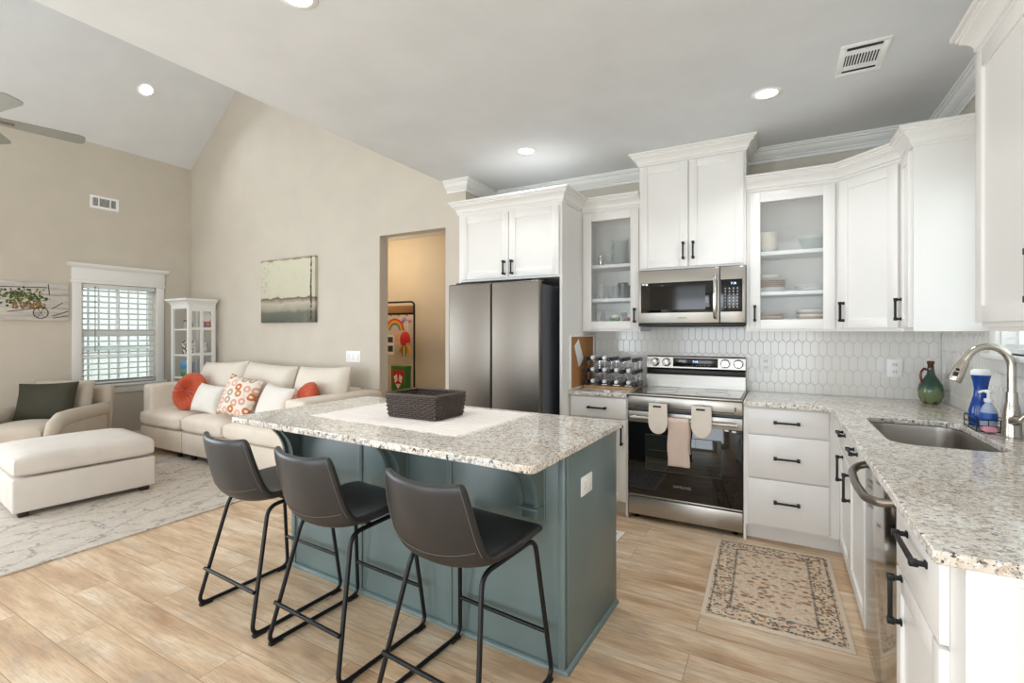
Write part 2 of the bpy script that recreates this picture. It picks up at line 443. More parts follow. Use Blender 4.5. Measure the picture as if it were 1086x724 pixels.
# near wall behind the camera with two big window openings
m = MB(); m.M = Matrix(((1, 0, 0, 0), (0, 0, 1, 0), (0, 1, 0, 0), (0, 0, 0, 1)))
m.prism([(XL - .12, 0), (XR + .15, 0), (XR + .15, ZC), (XF, ZC), (XRG, ZR), (XL - .12, ZE - .1)], YN - .12, YN,
        [[(-1.8, .3), (.7, .3), (.7, 2.3), (-1.8, 2.3)], [(-3.8, .05), (-2.6, .05), (-2.6, 2.35), (-3.8, 2.35)]])
struct(m.build('wall_near', M['wall']))
for nm, x0, x1, z0, z1 in (('window_3', -1.8, .7, .3, 2.3), ('window_4', -3.8, -2.6, .05, 2.35)):
    m = MB(); xm = (x0 + x1) / 2
    for a, b in ((x0, x0 + .06), (xm - .04, xm + .04), (x1 - .06, x1)): m.box(a, b, YN - .1, YN - .03, z0, z1)
    for a, b in ((z0, z0 + .07), (z1 - .07, z1)): m.box(x0 + .06, x1 - .06, YN - .095, YN - .035, a, b)
    struct(m.build(nm, M['trim']))
# hallway beyond the doorway
m = MB(); m.box(-5.2, XA - .12, 4.95, 5.05, 0, 2.6); struct(m.build('wall_hallway', M['hall']))
m = MB(); m.box(-5.3, -5.2, YG + .12, 5.05, 0, 2.6); struct(m.build('wall_hallway_end', M['hall']))
m = MB(); m.box(XA - .14, XA - .121, YB + .12, 4.95, 0, 2.6); struct(m.build('wall_hallway_side', M['hall']))
m = MB(); m.box(-5.3, XA - .121, YG + .121, 5.05, 2.6, 2.68); struct(m.build('ceiling', M['ceil']))
# trims: crown at the kitchen ceiling, baseboards
def crownprof(h=.1, d=.085, z=ZC): # profile hanging from z
    return [(0, z), (d, z), (d, z - .012), (d - .012, z - .014), (d - .012, z - .024), (d * .72, z - .028), (d * .62, z - h * .48), (d * .42, z - h * .62), (d * .3, z - h * .68), (d * .3, z - h * .76), (.014, z - h * .8), (.014, z - h), (0, z - h)]
m = MB(); m.sweep([(XF + .02, YG), (XA, YG), (XA, YB), (XR, YB), (XR, YN)], [(o, z - .0005) for o, z in crownprof()]); struct(m.build('trim_1', M['trim'], ang=30))
bp = [(0, 0), (.014, 0), (.014, .115), (.006, .135), (0, .135)]
m = MB(); m.sweep([(XL, YN), (XL, YG), (DX0, YG)], bp); struct(m.build('baseboard_left', M['trim']))
m = MB(); m.sweep([(DX1, YG), (XA, YG)], bp); struct(m.build('baseboard_gable', M['trim']))
m = MB(); m.sweep([(-5.2, 4.95), (XA - .14, 4.95)], bp); struct(m.build('baseboard_hallway', M['trim']))

# left window: casing, sill, sashes, panes, blind
w = struct(bpy.data.objects.new('window_1', None)); COL.objects.link(w); w.location = (XL, 2.82, .74); WORLDROOTS[w.name] = Vector(w.location)
fm = frame((XL, 0, 0), (0, 1, 0), (1, 0, 0))
m = MB(fm); m.box(WY0 - .085, WY0, 0, .02, WZ0, WZ1 + .0, .003); m.box(WY1, WY1 + .085, 0, .02, WZ0, WZ1, .003)
m.box(WY0 - .1, WY1 + .1, 0, .026, WZ1, WZ1 + .03, .004); m.box(WY0 - .09, WY1 + .09, 0, .022, WZ1 + .03, WZ1 + .18, .003)
m.build('casing', M['trim'], w)
m = MB(fm); m.sweep([(WY0 - .095, 0), (WY0 - .095, .022), (WY1 + .095, .022), (WY1 + .095, 0)], [(0, WZ1 + .18), (.012, WZ1 + .18), (.034, WZ1 + .205), (.034, WZ1 + .225), (0, WZ1 + .225)], sign=-1)
m.box(WY0 - .095, WY1 + .095, 0, .023, WZ1 + .18, WZ1 + .225); m.build('head_cap', M['trim'], w)
m = MB(fm); m.box(WY0 - .11, WY1 + .11, 0, .05, WZ0 - .028, WZ0, .006); m.box(WY0 - .085, WY1 + .085, 0, .018, WZ0 - .11, WZ0 - .028, .003); m.build('sill', M['trim'], w)
zm = 1.35
for nm, z0, z1, y in (('upper_sash', zm - .03, WZ1, -.085), ('lower_sash', WZ0, zm + .03, -.06)):
    m = MB(fm); c = (WY0 + WY1) / 2
    m.box(WY0, WY0 + .05, y - .02, y, z0, z1); m.box(WY1 - .05, WY1, y - .02, y, z0, z1); m.box(WY0 + .05, WY1 - .05, y - .02, y, z1 - .05, z1); m.box(WY0 + .05, WY1 - .05, y - .02, y, z0, z0 + .05)
    m.box(c - .012, c + .012, y - .02, y, z0 + .05, z1 - .05)
    if nm == 'lower_sash': m.box(WY0 + .05, WY1 - .05, y - .019, y - .001, 1.07, 1.09)
    sh = m.build(nm, M['trim'], w)
    m = MB(fm); m.box(WY0 + .05, WY1 - .05, y - .012, y - .008, z0 + .05, z1 - .05); m.build('pane', M['pane'], sh)
m = MB(fm); z = WZ0 + .05
m.box(WY0 + .01, WY1 - .01, -.05, -.005, WZ1 - .05, WZ1 - .002, .004)
while z < WZ1 - .06:
    bmx = fm @ Matrix.Translation((0, -.03, z)) @ Matrix.Rotation(R(17), 4, 'X'); q = MB(bmx); q.box(WY0 + .012, WY1 - .012, -.029, .029, -.0016, .0016)
    m.bm.from_mesh((lambda me: (q.bm.to_mesh(me), me)[1])(bpy.data.meshes.new('t'))); q.bm.free(); z += .066
m.box(WY0 + .012, WY1 - .012, -.045, -.008, WZ0 + .012, WZ0 + .034, .004)
for y in (WY0 + .1, (WY0 + WY1) / 2 - .02, WY1 - .1): m.tube([(y, -.003, WZ0 + .03), (y, -.003, WZ1 - .05)], .0014, 5)
bl = m.build('blind', M['slat'], w)
m = MB(fm); m.tube([(WY0 + .13, .004, WZ1 - .03), (WY0 + .13, .004, 1.13)], .004, 6); m.build('wand', M['darkgrey'], bl)
# right window over the sink
w = struct(bpy.data.objects.new('window_2', None)); COL.objects.link(w); w.location = (XR, 2.77, RZ0); WORLDROOTS[w.name] = Vector(w.location)
fm = frame((XR, 0, 0), (0, 1, 0), (-1, 0, 0))
m = MB(fm); m.box(RY1, RY1 + .075, 0, .02, RZ0, RZ1 + .08, .003); m.box(RY0 - .03, RY0, 0, .02, RZ0, RZ1 + .08, .003); m.box(RY0, RY1, 0, .02, RZ1, RZ1 + .08, .003); m.build('casing', M['trim'], w)
m = MB(fm); m.box(RY0 - .04, RY1 + .11, -.1, .045, RZ0 - .025, RZ0, .006); m.box(RY0 - .03, RY1 + .075, 0, .018, RZ0 - .09, RZ0 - .025, .003); m.build('sill', M['trim'], w)
m = MB(fm); y = -.05; m.box(RY1 - .012, RY1, -.139, -.0005, RZ0, RZ1); m.box(RY0, RY0 + .012, -.139, -.0005, RZ0, RZ1); m.box(RY0 + .012, RY1 - .012, -.139, -.0005, RZ1 - .012, RZ1); m.build('jamb', M['trim'], w)
m = MB(fm)
m.box(RY0, RY0 + .05, y - .02, y, RZ0, RZ1); m.box(RY1 - .05, RY1, y - .02, y, RZ0, RZ1); m.box(RY0 + .05, RY1 - .05, y - .02, y, RZ0, RZ0 + .05); m.box(RY0 + .05, RY1 - .05, y - .02, y, RZ1 - .05, RZ1)
for k in range(1, 5): t = RY0 + .05 + (RY1 - RY0 - .1) * k / 5; m.box(t - .006, t + .006, y - .015, y - .005, RZ0 + .05, RZ1 - .05)
sh = m.build('sash', M['trim'], w)
m = MB(fm); m.box(RY0 + .05, RY1 - .05, y - .018, y - .015, RZ0 + .05, RZ1 - .05); m.build('pane', M['pane'], sh)
m = MB(fm); z = RZ0 + .05
while z < RZ1 - .02:
    m.box(RY0 + .012, RY1 - .012, -.041, -.019, z - .0007, z + .0007); z += .029
for y in (RY0 + .15, (RY0 + RY1) / 2, RY1 - .15): m.tube([(y, -.018, RZ0 + .03), (y, -.018, RZ1 - .01)], .0012, 5)
m.box(RY0 + .012, RY1 - .012, -.05, -.01, RZ0 + .008, RZ0 + .03)
m.build('blind', M['slat'], w)

# backsplash of picket tiles on grout, both walls
def pickets(u0, u1, z0, z1, m, pu=.051, pv=.103, tip=.017, g=.0011, clips=()):
    row = 0; z = z0 - .03
    while z < z1:
        u = u0 - pu + (pu / 2 if row % 2 else 0)
        while u < u1 + pu:
            cx, cz = u, z + pv / 2
            hw = pu / 2 - g; hh = (pv - tip) / 2 + tip / 2 - g
            base = [(-hw, hh - tip), (-hw, -hh + tip), (0, -hh - 0), (hw, -hh + tip), (hw, hh - tip), (0, hh + 0)]
            base = [(cx + a, cz + b * 1.17) for a, b in base]
            pl = base
            for ax, lim, sg in ((0, u0, 1), (0, u1, -1), (1, z0, 1), (1, z1, -1)): # clip
                out = []
                for i in range(len(pl)):
                    p, q = pl[i], pl[(i + 1) % len(pl)]; dp = sg * (p[ax] - lim); dq = sg * (q[ax] - lim)
                    if dp >= 0: out.append(p)
                    if dp * dq < 0: t = dp / (dp - dq); out.append((p[0] + t * (q[0] - p[0]), p[1] + t * (q[1] - p[1])))
                pl = out
                if len(pl) < 3: break
            if len(pl) >= 3:
                gx = sum(p[0] for p in pl) / len(pl); gz = sum(p[1] for p in pl) / len(pl)
                A = [m.v((p[0], .004, p[1])) for p in pl]
                B = [m.v((p[0] + (.0009 if p[0] < gx else -.0009), 0.0066, p[1] + (.0009 if p[1] < gz else -.0009))) for p in pl]
                m.f(B)
                for i in range(len(A)): m.f([A[i], A[(i + 1) % len(A)], B[(i + 1) % len(A)], B[i]])
            u += pu
        z += pv; row += 1
fm = frame((0, YB, 0), (1, 0, 0), (0, -1, 0))
m = MB(fm); m.box(-1.426, XR, 0, .0045, .9, 1.415); m.mi = 1; pickets(-1.426, XR - .009, .915, 1.41, m); struct(m.build('wall_back_tile', [M['grout'], M['tile']], ang=20))
fm = frame((XR, 0, 0), (0, 1, 0), (-1, 0, 0))
m = MB(fm); m.box(1.3, YB - .009, 0, .0045, .9, RZ0 - .09); m.box(RY1 + .075, YB - .009, 0, .0045, RZ0 - .09, 1.37); m.mi = 1
pickets(1.3, YB - .009, .915, RZ0 - .09, m); pickets(RY1 + .112, YB - .009, RZ0 - .09 + .0, 1.37, m); struct(m.build('wall_right_tile', [M['grout'], M['tile']], ang=20))

# what stands outside the windows
m = MB(); m.box(-20, XL - .3, -8, 12, -.3, -.2); m.box(XR + .3, 12, -8, 12, -.3, -.2); m.box(-20, 12, -14, YN - .5, -.3, -.2); struct(m.build('outdoor_ground', M['grass']))
t = thing('board_fence', 'tall white fence of upright boards seen outside through the blind', 'fence', (-8.6, 3.3, -.2), world=True)
m = MB(); m.box(-8.66, -8.63, 1.0, 6.4, -.2, 3.4); m.build('backing', plain('grey_gap_shade', 'A9B0AD', .8), t)  # grey sheet puts the shading between the boards into colour
for k in range(44):
    m = MB(); y = 1.02 + k * .122; m.box(-8.63, -8.6, y, y + .1, -.2, 3.4, .003); m.build('board', M['siding'], t)
for z in (.5, 1.1):
    m = MB(); m.box(-8.6, -8.57, 1.0, 6.4, z, z + .06, .003); m.build('rail', plain('grey_green_rail', 'A9B5B0', .7) if z < 1 else bpy.data.materials['grey_green_rail'], t)

# ------------------------------------------------------------------ cabinet builders
def shaker(name, par, fm, x0, x1, z0, z1, t=.02, rail=.058, rec=.009, mat=None, gl=None):
    m = MB(fm)
    e = .0022
    m.box(x0, x0 + rail, 0, t, z0, z1, e); m.box(x1 - rail, x1, 0, t, z0, z1, e)
    m.box(x0 + rail, x1 - rail, 0, t - .0003, z0, z0 + rail, e); m.box(x0 + rail, x1 - rail, 0, t - .0003, z1 - rail, z1, e)
    if not gl: m.box(x0 + rail - .002, x1 - rail + .002, .002, t - rec, z0 + rail - .002, z1 - rail + .002)
    o = m.build(name, mat or M['cab'], par)
    if gl:
        m = MB(fm); m.box(x0 + rail - .005, x1 - rail + .005, .007, .011, z0 + rail - .005, z1 - rail + .005); m.build('glass_pane', M['pane'], o)
    return o
def slab(name, par, fm, x0, x1, z0, z1, t=.02):
    m = MB(fm); m.box(x0, x1, 0, t, z0, z1, .003); return m.build(name, M['cab'], par)
def pull(par, fm, x, z, L=.128, vert=True, y=.02):
    m = MB(fm)
    if vert:
        m.box(x - .006, x + .006, y + .022, y + .034, z - L / 2 - .008, z + L / 2 + .008, .0025)
        for s in (-1, 1):
            m.box(x - .006, x + .006, y, y + .026, z + s * L / 2 - .006, z + s * L / 2 + .006, .002)
            m.box(x - .009, x + .009, y, y + .005, z + s * L / 2 - .009, z + s * L / 2 + .009, .002); m.box(x - .0085, x + .0085, y + .017, y + .036, z + s * L / 2 - .009, z + s * L / 2 + .009, .002)
    else:
        m.box(x - L / 2 - .008, x + L / 2 + .008, y + .022, y + .034, z - .006, z + .006, .0025)
        for s in (-1, 1):
            m.box(x + s * L / 2 - .006, x + s * L / 2 + .006, y, y + .026, z - .006, z + .006, .002)
            m.box(x + s * L / 2 - .009, x + s * L / 2 + .009, y, y + .005, z - .009, z + .009, .002); m.box(x + s * L / 2 - .009, x + s * L / 2 + .009, y + .017, y + .036, z - .0085, z + .0085, .002)
    return m.build('handle', M['black'], par)
def cabcrown(path, par, zt=2.455, zb=2.35, sign=1):
    h = zt - zb
    pr = [(-.02, zb), (.01, zb), (.01, zb + h * .13), (.018, zb + h * .17), (.018, zb + h * .3), (.024, zb + h * .42), (.036, zb + h * .55), (.05, zb + h * .64), (.05, zb + h * .72), (.058, zb + h * .76), (.058, zb + h * .84), (.07, zb + h * .86), (.07, zt), (-.02, zt)]
    m = MB(); m.sweep(path, pr, sign=sign); return m.build('crown', M['cab'], par, ang=28)
YU = 3.795          # carcass front of the back-wall uppers (doors stand 2 cm proud)
ZT = 2.36           # top of the upper carcasses
# cabinet over the refrigerator with its tall end panels
YP = 3.345
t = thing('refrigerator_cabinet', 'white two-door cabinet bridging over the refrigerator with tall side panels', 'cabinet', (-1.89, 3.73, 0), world=True)
m = MB(); m.box(-2.352, -1.447, YP + .02, YB - .001, 1.785, ZT); m.build('body', M['cab'], t)
m = MB(); m.box(-1.447, -1.427, YP + .02, YB - .001, 0, ZT); m.build('side_panel', M['cab'], t)
m = MB(); m.box(-2.372, -2.352, YP + .02, YB - .001, 0, ZT); m.build('side_panel', M['cab'], t)
fm = frame((0, YP + .02, 0), (1, 0, 0), (0, -1, 0))
d = shaker('door', t, fm, -2.336, -1.885, 1.80, 2.325); pull(d, fm, -1.918, 1.878, .096)
d = shaker('door', t, fm, -1.879, -1.447, 1.80, 2.325); pull(d, fm, -1.846, 1.878, .096)
cabcrown([(-2.372, YB - .02), (-2.372, YP + .02), (-1.427, YP + .02), (-1.427, YU - .075)], t, sign=1)
# glass-door cabinets
def glasscab(label, x0, x1, door, handle_x, zs, loc):
    t = thing('glass_cabinet', label, 'cabinet', loc, world=True)
    m = MB(); b = .016
    m.box(x0, x0 + b, YU, YB - .001, 1.37, ZT); m.box(x1 - b, x1, YU, YB - .001, 1.37, ZT)
    m.box(x0 + b, x1 - b, YU, YB - .001, 1.37, 1.43); m.box(x0 + b, x1 - b, YU, YB - .001, ZT - .03, ZT)
    m.box(x0 + b, x1 - b, YB - .012, YB - .001, 1.43, ZT - .03)
    fl = .036; m.box(x0 + b, x0 + fl, YU, YU + .019, 1.43, ZT - .03); m.box(x1 - fl, x1 - b, YU, YU + .019, 1.43, ZT - .03); m.build('body', M['cab'], t)
    for z in zs:
        m = MB(); m.box(x0 + b + .001, x1 - b - .001, YU + .022, YB - .013, z - .026, z, .002); m.build('shelf', M['cabin'], t)
    fm = frame((0, YU, 0), (1, 0, 0), (0, -1, 0))
    d = shaker('door', t, fm, door[0], door[1], 1.385, 2.335, gl=True, rail=.066); pull(d, fm, handle_x, 1.495, .096)
    return t
ga = glasscab('narrow white glass-door cabinet holding glassware, left of the microwave', -1.426, -.947, (-1.41, -.955), -.985, (1.638, 1.915), (-1.19, 3.96, 1.37))
gb = glasscab('wide white glass-door cabinet holding plates and bowls, right of the microwave', -.197, .344, (-.175, .326), -.143, (1.648, 1.928), (.07, 3.96, 1.37))
cabcrown([(-1.426, YU), (-.947, YU)], ga)
# cabinet above the microwave, running up to the ceiling
t = thing('microwave_cabinet', 'tall white two-door cabinet above the microwave reaching the ceiling', 'cabinet', (-.572, 3.95, 1.84), world=True)
m = MB(); m.box(-.946, -.198, YU - .03, YB - .001, 1.838, 2.66); m.build('body', M['cab'], t)
fm = frame((0, YU - .03, 0), (1, 0, 0), (0, -1, 0))
d = shaker('door', t, fm, -.938, -.584, 1.852, 2.635); pull(d, fm, -.616, 1.968, .11)
d = shaker('door', t, fm, -.578, -.212, 1.852, 2.635); pull(d, fm, -.546, 1.968, .11)
cabcrown([(-.946, YB - .09), (-.946, YU - .03), (-.198, YU - .03), (-.198, YB - .09)], t, 2.738, 2.645)
# diagonal corner cabinet
t = thing('corner_cabinet', 'white diagonal corner wall cabinet with one tall solid door', 'cabinet', (.7, 3.85, 1.37), world=True)
XW = XR - .31; YD = 3.51
m = MB(); m.prism([(.3445, YU), (XW, YD), (XR - .001, YD), (XR - .001, YB - .001), (.3445, YB - .001)], 1.37, ZT); m.build('body', M['cab'], t)
dv = Vector((XW - .3445, YD - YU, 0)); dl = dv.length; nv = Vector((dv.y, -dv.x, 0))
fm = frame((.3445, YU, 0), dv, nv)
d = shaker('door', t, fm, .02, dl - .018, 1.39, 2.335); pull(d, fm, .052, 1.495, .11)
cabcrown([(-.197, YU), (.3445, YU), (XW, YD), (XW, 3.275), (XR - .002, 3.275)], t)
# narrow cabinet on the right wall
t = thing('narrow_wall_cabinet', 'narrow white wall cabinet on the right wall beside the sink window', 'cabinet', (.79, 3.39, 1.37), world=True)
m = MB(); m.box(XW, XR - .001, 3.275, YD - .0005, 1.37, ZT); m.build('body', M['cab'], t)
fm = frame((XW, 0, 0), (0, 1, 0), (-1, 0, 0))
d = shaker('door', t, fm, 3.285, YD - .03, 1.39, 2.335, rail=.05); pull(d, fm, YD - .06, 1.495, .11)
# nearest cabinet on the right wall
t = thing('near_wall_cabinet', 'white wall cabinet nearest the viewer at the right edge, above the counter', 'cabinet', (.79, 1.75, 1.37), world=True)
m = MB(); m.box(XW, XR - .001, 1.2, 2.29, 1.385, ZT); m.box(XW + .02, XR - .001, 1.2, 2.28, 1.37, 1.385); m.build('body', M['cab'], t)
fm = frame((XW, 0, 0), (0, 1, 0), (-1, 0, 0))
d = shaker('door', t, fm, 1.745, 2.285, 1.4, 2.335); pull(d, fm, 1.79, 1.52, .128)
d = shaker('door', t, fm, 1.205, 1.739, 1.4, 2.335); pull(d, fm, 1.69, 1.52, .128)
cabcrown([(XW, 1.2), (XW, 2.29), (XR - .002, 2.29)], t, sign=-1)

# ------------------------------------------------------------------ base cabinets and counters
YF = 3.52; ZB = .884
def toe(m, x0, x1, y0, y1): m.box(x0, x1, y0, y1, 0, .105)
t = thing('base_cabinet', 'white base cabinet between refrigerator and range with one drawer over a door', 'cabinet', (-1.2, 3.8, 0), world=True)
m = MB(); m.box(-1.426, -.97, YF, YB - .001, .105, ZB); toe(m, -1.426, -.985, YF + .075, YB - .001); m.box(-.985, -.97, YF, YB - .001, 0, .105); m.build('body', M['cab'], t)
fm = frame((0, YF, 0), (1, 0, 0), (0, -1, 0))
d = slab('drawer', t, fm, -1.412, -.978, .722, .872); pull(d, fm, -1.198, .795, .128, False)
d = shaker('door', t, fm, -1.412, -.978, .115, .712); pull(d, fm, -1.008, .605, .128)
t = thing('drawer_cabinet', 'white bank of three drawers just right of the range', 'cabinet', (.06, 3.8, 0), world=True)
m = MB(); m.box(-.2, .338, YF, YB - .001, .105, ZB); toe(m, -.185, .41, YF + .075, YB - .001); m.box(-.2, -.185, YF, YB - .001, 0, .105)
m.box(.338, XR - .001, YF, YB - .001, .105, ZB); m.build('body', M['cab'], t)
for z0, z1, zh in ((.71, .872, .79), (.427, .7, .562), (.122, .417, .283)):
    d = slab('drawer', t, fm, -.172, .272, z0, z1); pull(d, fm, .047, zh, .128, False)
XB = .338
fr = frame((XB, 0, 0), (0, 1, 0), (-1, 0, 0))
t = thing('sink_cabinet', 'white base cabinet under the sink with two doors below false drawer fronts', 'cabinet', (.64, 3.0, 0), world=True)
m = MB(); b = .018
m.box(XB, XR - .012, 2.492, 2.492 + b, .105, .66); m.box(XB, XR - .012, 3.519 - b, 3.519, .105, ZB)
m.box(XB, XB + b, 2.492 + b, 3.519 - b, .105, ZB); m.box(XB + b, XR - .012, 2.492 + b, 3.519 - b, .105, .125); m.box(XR - .03, XR - .012, 2.492 + b, 3.519 - b, .125, ZB)
m.box(XB + .02, XR - .012, 2.492, 3.519, .0, .105); m.build('body', M['cab'], t)
ymid = 3.0
d = slab('drawer_front', t, fr, 2.497, ymid - .003, .70, .872); pull(d, fr, 2.75, .805, .11, False)
d = slab('drawer_front', t, fr, ymid + .003, 3.44, .70, .872); pull(d, fr, 3.2, .805, .11, False)
d = shaker('door', t, fr, 2.497, ymid - .003, .115, .69); pull(d, fr, ymid - .04, .575, .128)
d = shaker('door', t, fr, ymid + .003, 3.44, .115, .69); pull(d, fr, ymid + .26, .6, .128)
t = thing('near_base_cabinet', 'white base cabinet at the near end of the counter with a drawer above a door', 'cabinet', (.64, 1.6, 0), world=True)
m = MB(); m.box(XB, XR - .012, 1.33, 1.875, .105, ZB); m.box(XB + .06, XR - .012, 1.33, 1.875, 0, .105); m.build('body', M['cab'], t)
m = MB(); m.box(XB + .0, XR - .012, 1.318, 1.33, 0, ZB, .001); m.box(XB + .075, XR - .04, 1.314, 1.318, .06, ZB - .02); m.build('end_panel', M['cab'], t)
d = slab('drawer', t, fr, 1.42, 1.868, .662, .872); pull(d, fr, 1.62, .80, .2, False)
d = shaker('door', t, fr, 1.42, 1.868, .115, .652); pull(d, fr, 1.79, .58, .128)

def rrect(x0, x1, y0, y1, r, n=6):
    out = []
    for cx, cy, a in ((x1 - r, y1 - r, 0), (x0 + r, y1 - r, 90), (x0 + r, y0 + r, 180), (x1 - r, y0 + r, 270)):
        for i in range(n + 1): th = R(a + 90 * i / n); out.append((cx + r * math.cos(th), cy + r * math.sin(th)))
    return out
def slabtop(name, poly, holes=(), z0=.8845, z1=.914):
    m = MB(); m.prism(poly, z0, z1, holes); o = m.build(name, M['granite'], None, 30)
    bv = o.modifiers.new('edge', 'BEVEL'); bv.width = .004; bv.segments = 2; bv.limit_method = 'ANGLE'; bv.angle_limit = R(50); return o
o = slabtop('countertop', [(-1.4265, 3.475), (-.971, 3.475), (-.971, YB - .009), (-1.4265, YB - .009)])
solo(o, (-1.2, 3.8, .884)); tag(o, 'short granite countertop under the bottle rack, left of the range', 'countertop')
SK = (.405, .785, 2.475, 3.19)
o = slabtop('countertop', [(-.199, 3.475), (.205, 3.475), (.235, 3.465), (.275, 3.405), (.283, 3.37), (.283, 1.312), (.291, 1.303), (XR - .009, 1.303), (XR - .009, YB - .009), (-.199, YB - .009)], [rrect(*SK, .09)])
solo(o, (.6, 2.7, .884)); tag(o, 'long L-shaped speckled granite countertop with the sink cut into it', 'countertop')
# undermount sink
t = thing('sink', 'stainless steel undermount sink bowl set in the right countertop', 'sink', (.595, 2.83, .68), world=True)
m = MB(); rings = []
for k, (g, z) in enumerate(((.012, .8835), (-.004, .8835), (-.006, .86), (-.008, .76), (-.014, .72), (-.035, .695), (-.08, .685))):
    rings.append([m.v((x, y, z)) for x, y in rrect(SK[0] - g, SK[1] + g, SK[2] - g, SK[3] + g, max(.02, .09 + g))])
for A, B in zip(rings, rings[1:]):
    for i in range(len(A)): m.f([A[i], A[(i + 1) % len(A)], B[(i + 1) % len(A)], B[i]])
m.f(rings[-1]); m.build('bowl', M['steel'], t, 60)
m = MB(); m.lathe([(0, .6865), (.03, .6865), (.036, .6885), (.042, .6885), (.044, .6865)], (.595, 2.83, 0)); m.build('drain', M['chrome'], t)
# faucet
t = thing('faucet', 'brushed nickel gooseneck pull-down faucet behind the sink', 'faucet', (.875, 2.84, .914), world=True)
m = MB(); m.lathe([(.033, .9142), (.034, .925), (.032, .935), (.031, .98), (.029, 1.02), (.025, 1.05), (.0205, 1.07), (.0195, 1.11), (0, 1.11)], (.875, 2.84, 0), 24); m.build('base', M['nickel'], t)
m = MB(); pts = [(.875, 2.84, 1.1), (.875, 2.84, 1.16), (.875, 2.84, 1.2)] + [(.8 + .075 * math.cos(a) * 1.0, 2.84, 1.215 + .09 * math.sin(a)) for a in [R(x) for x in range(0, 151, 10)]] + [(.722, 2.84, 1.235)]
m.tube(pts, .0155, 14); m.build('neck', M['nickel'], t, 60)
m = MB(); m.tube([(.724, 2.84, 1.24), (.717, 2.84, 1.225), (.703, 2.84, 1.19), (.688, 2.84, 1.155), (.685, 2.84, 1.149)], [.0175, .021, .025, .029, .027], 16)
sp = m.build('spray_head', M['nickel'], t, 50)
m = MB(); m.tube([(.696, 2.8165, 1.205), (.692, 2.8145, 1.197)], [.007, .007], 10); m.tube([(.69, 2.8145, 1.19), (.684, 2.812, 1.172)], [.009, .009], 10); m.build('buttons', M['blackp'], sp)
m = MB(); m.tube([(.875, 2.815, .99), (.875, 2.79, .995), (.88, 2.77, 1.0)], [.02, .021, .012], 12); m.tube([(.88, 2.775, 1.0), (.9, 2.765, 1.03), (.915, 2.755, 1.09)], [.008, .0085, .006], 10); m.build('lever', M['nickel'], t, 50)

# ------------------------------------------------------------------ appliances
# range
t = thing('range', 'stainless steel electric range with black glass oven door', 'range', (-.585, 3.8, 0), world=True)
RX0, RX1 = -.9665, -.2035
m = MB(); m.box(RX0 + .004, RX1 - .004, YF + .03, YB - .03, .03, .905); m.build('body', M['darksteel'], t)
for x in (RX0 + .05, RX1 - .05):
    m = MB(); m.lathe([(.016, 0), (.018, .008), (.01, .012), (.01, .032)], (x, YF + .06, 0), 12); m.build('foot', M['blackp'], t)
m = MB(); m.box(RX0, RX1, YF + .005, YF + .03, .035, .165, .006); m.build('storage_drawer', M['steel'], t)
m = MB(); m.box(RX0 + .002, RX1 - .002, YF, YF + .03, .172, .792, .005); dr = m.build('oven_door', M['glassblack'], t); dr['label'] = 'black glass oven door'
m = MB(); m.box(RX0 + .002, RX1 - .002, YF - .006, YF - .0005, .712, .79, .003); m.build('door_trim', M['steel'], dr)
m = MB(); m.box(RX0 + .002, RX1 - .002, YF - .004, YF - .0005, .174, .186, .002); m.build('door_bottom_trim', M['steel'], dr)
def ovenglass():
    n = NT('oven_window_glass'); n.set('20231F', .05); n.b.inputs['Coat Weight'].default_value = .3; return n.m
m = MB(); m.box(-.84, -.335, YF - .003, YF - .0006, .375, .63, .002); wn = m.build('oven_window', ovenglass(), dr)
m = MB()
for z in (.435, .52): m.tube([(-.825, YF - .0038, z), (-.35, YF - .0038, z)], .0013, 6)
for a, b in (((-.838, .377), (-.337, .377)), ((-.838, .628), (-.337, .628)), ((-.838, .377), (-.838, .628)), ((-.337, .377), (-.337, .628))): m.tube([(a[0], YF - .0034, a[1]), (b[0], YF - .0034, b[1])], .0015, 5)
m.build('oven_rack', M['rackgrey'], wn)
m = MB(); hy = YF - .055
m.tube([(RX0 + .03, hy, .752), (RX1 - .03, hy, .752)], .013, 12)
for x in (RX0 + .05, RX1 - .05): m.box(x - .012, x + .012, hy, YF - .006, .742, .762, .003)
hb = m.build('handle', M['steel'], dr)
m = MB(); m.box(-.316, -.29, YF - .0068, YF - .006, .7, .711); m.box(-.27, -.245, YF - .0012, YF - .0004, .694, .706); m.build('sticker', M['white'], dr)
text('brand_lettering', 'SAMSUNG', .026, facetext((-.588, YF - .0012, .277), (1, 0, 0), (0, -1, 0)), M['logo'], dr)
m = MB(); m.box(RX0, RX1, YF - .012, YF + .03, .812, .902, .008); fp = m.build('front_panel', M['steel'], t)
m = MB(); m.box(RX0 + .05, RX1 - .05, YF - .0125, YF - .011, .822, .828); m.box(-.252, -.244, YF - .0132, YF - .0115, .835, .865, .001); m.build('panel_groove', M['darkgrey'], fp)
m = MB(); m.box(RX0 - .0, RX1 + .0, YF - .02, YB - .09, .905, .9185, .004); m.mi = 1; m.box(RX0 + .02, RX1 - .02, YF + .05, YB - .1, .9187, .9197); m.mi = 0
m.build('cooktop', [M['steel'], M['glassblack']], t)
m = MB()
for x, y, r in ((-.75, 3.72, .1), (-.41, 3.72, .115), (-.75, 3.93, .08), (-.41, 3.93, .08)): m.tube([(x + r * math.cos(a * math.pi / 16), y + r * math.sin(a * math.pi / 16), .9198) for a in range(32)], .0008, 4, True)
m.build('burner_ring', M['darkgrey'], t)
m = MB(); fy = YB - .085
m.M = Matrix(((0, 0, 1, 0), (1, 0, 0, 0), (0, 1, 0, 0), (0, 0, 0, 1)))
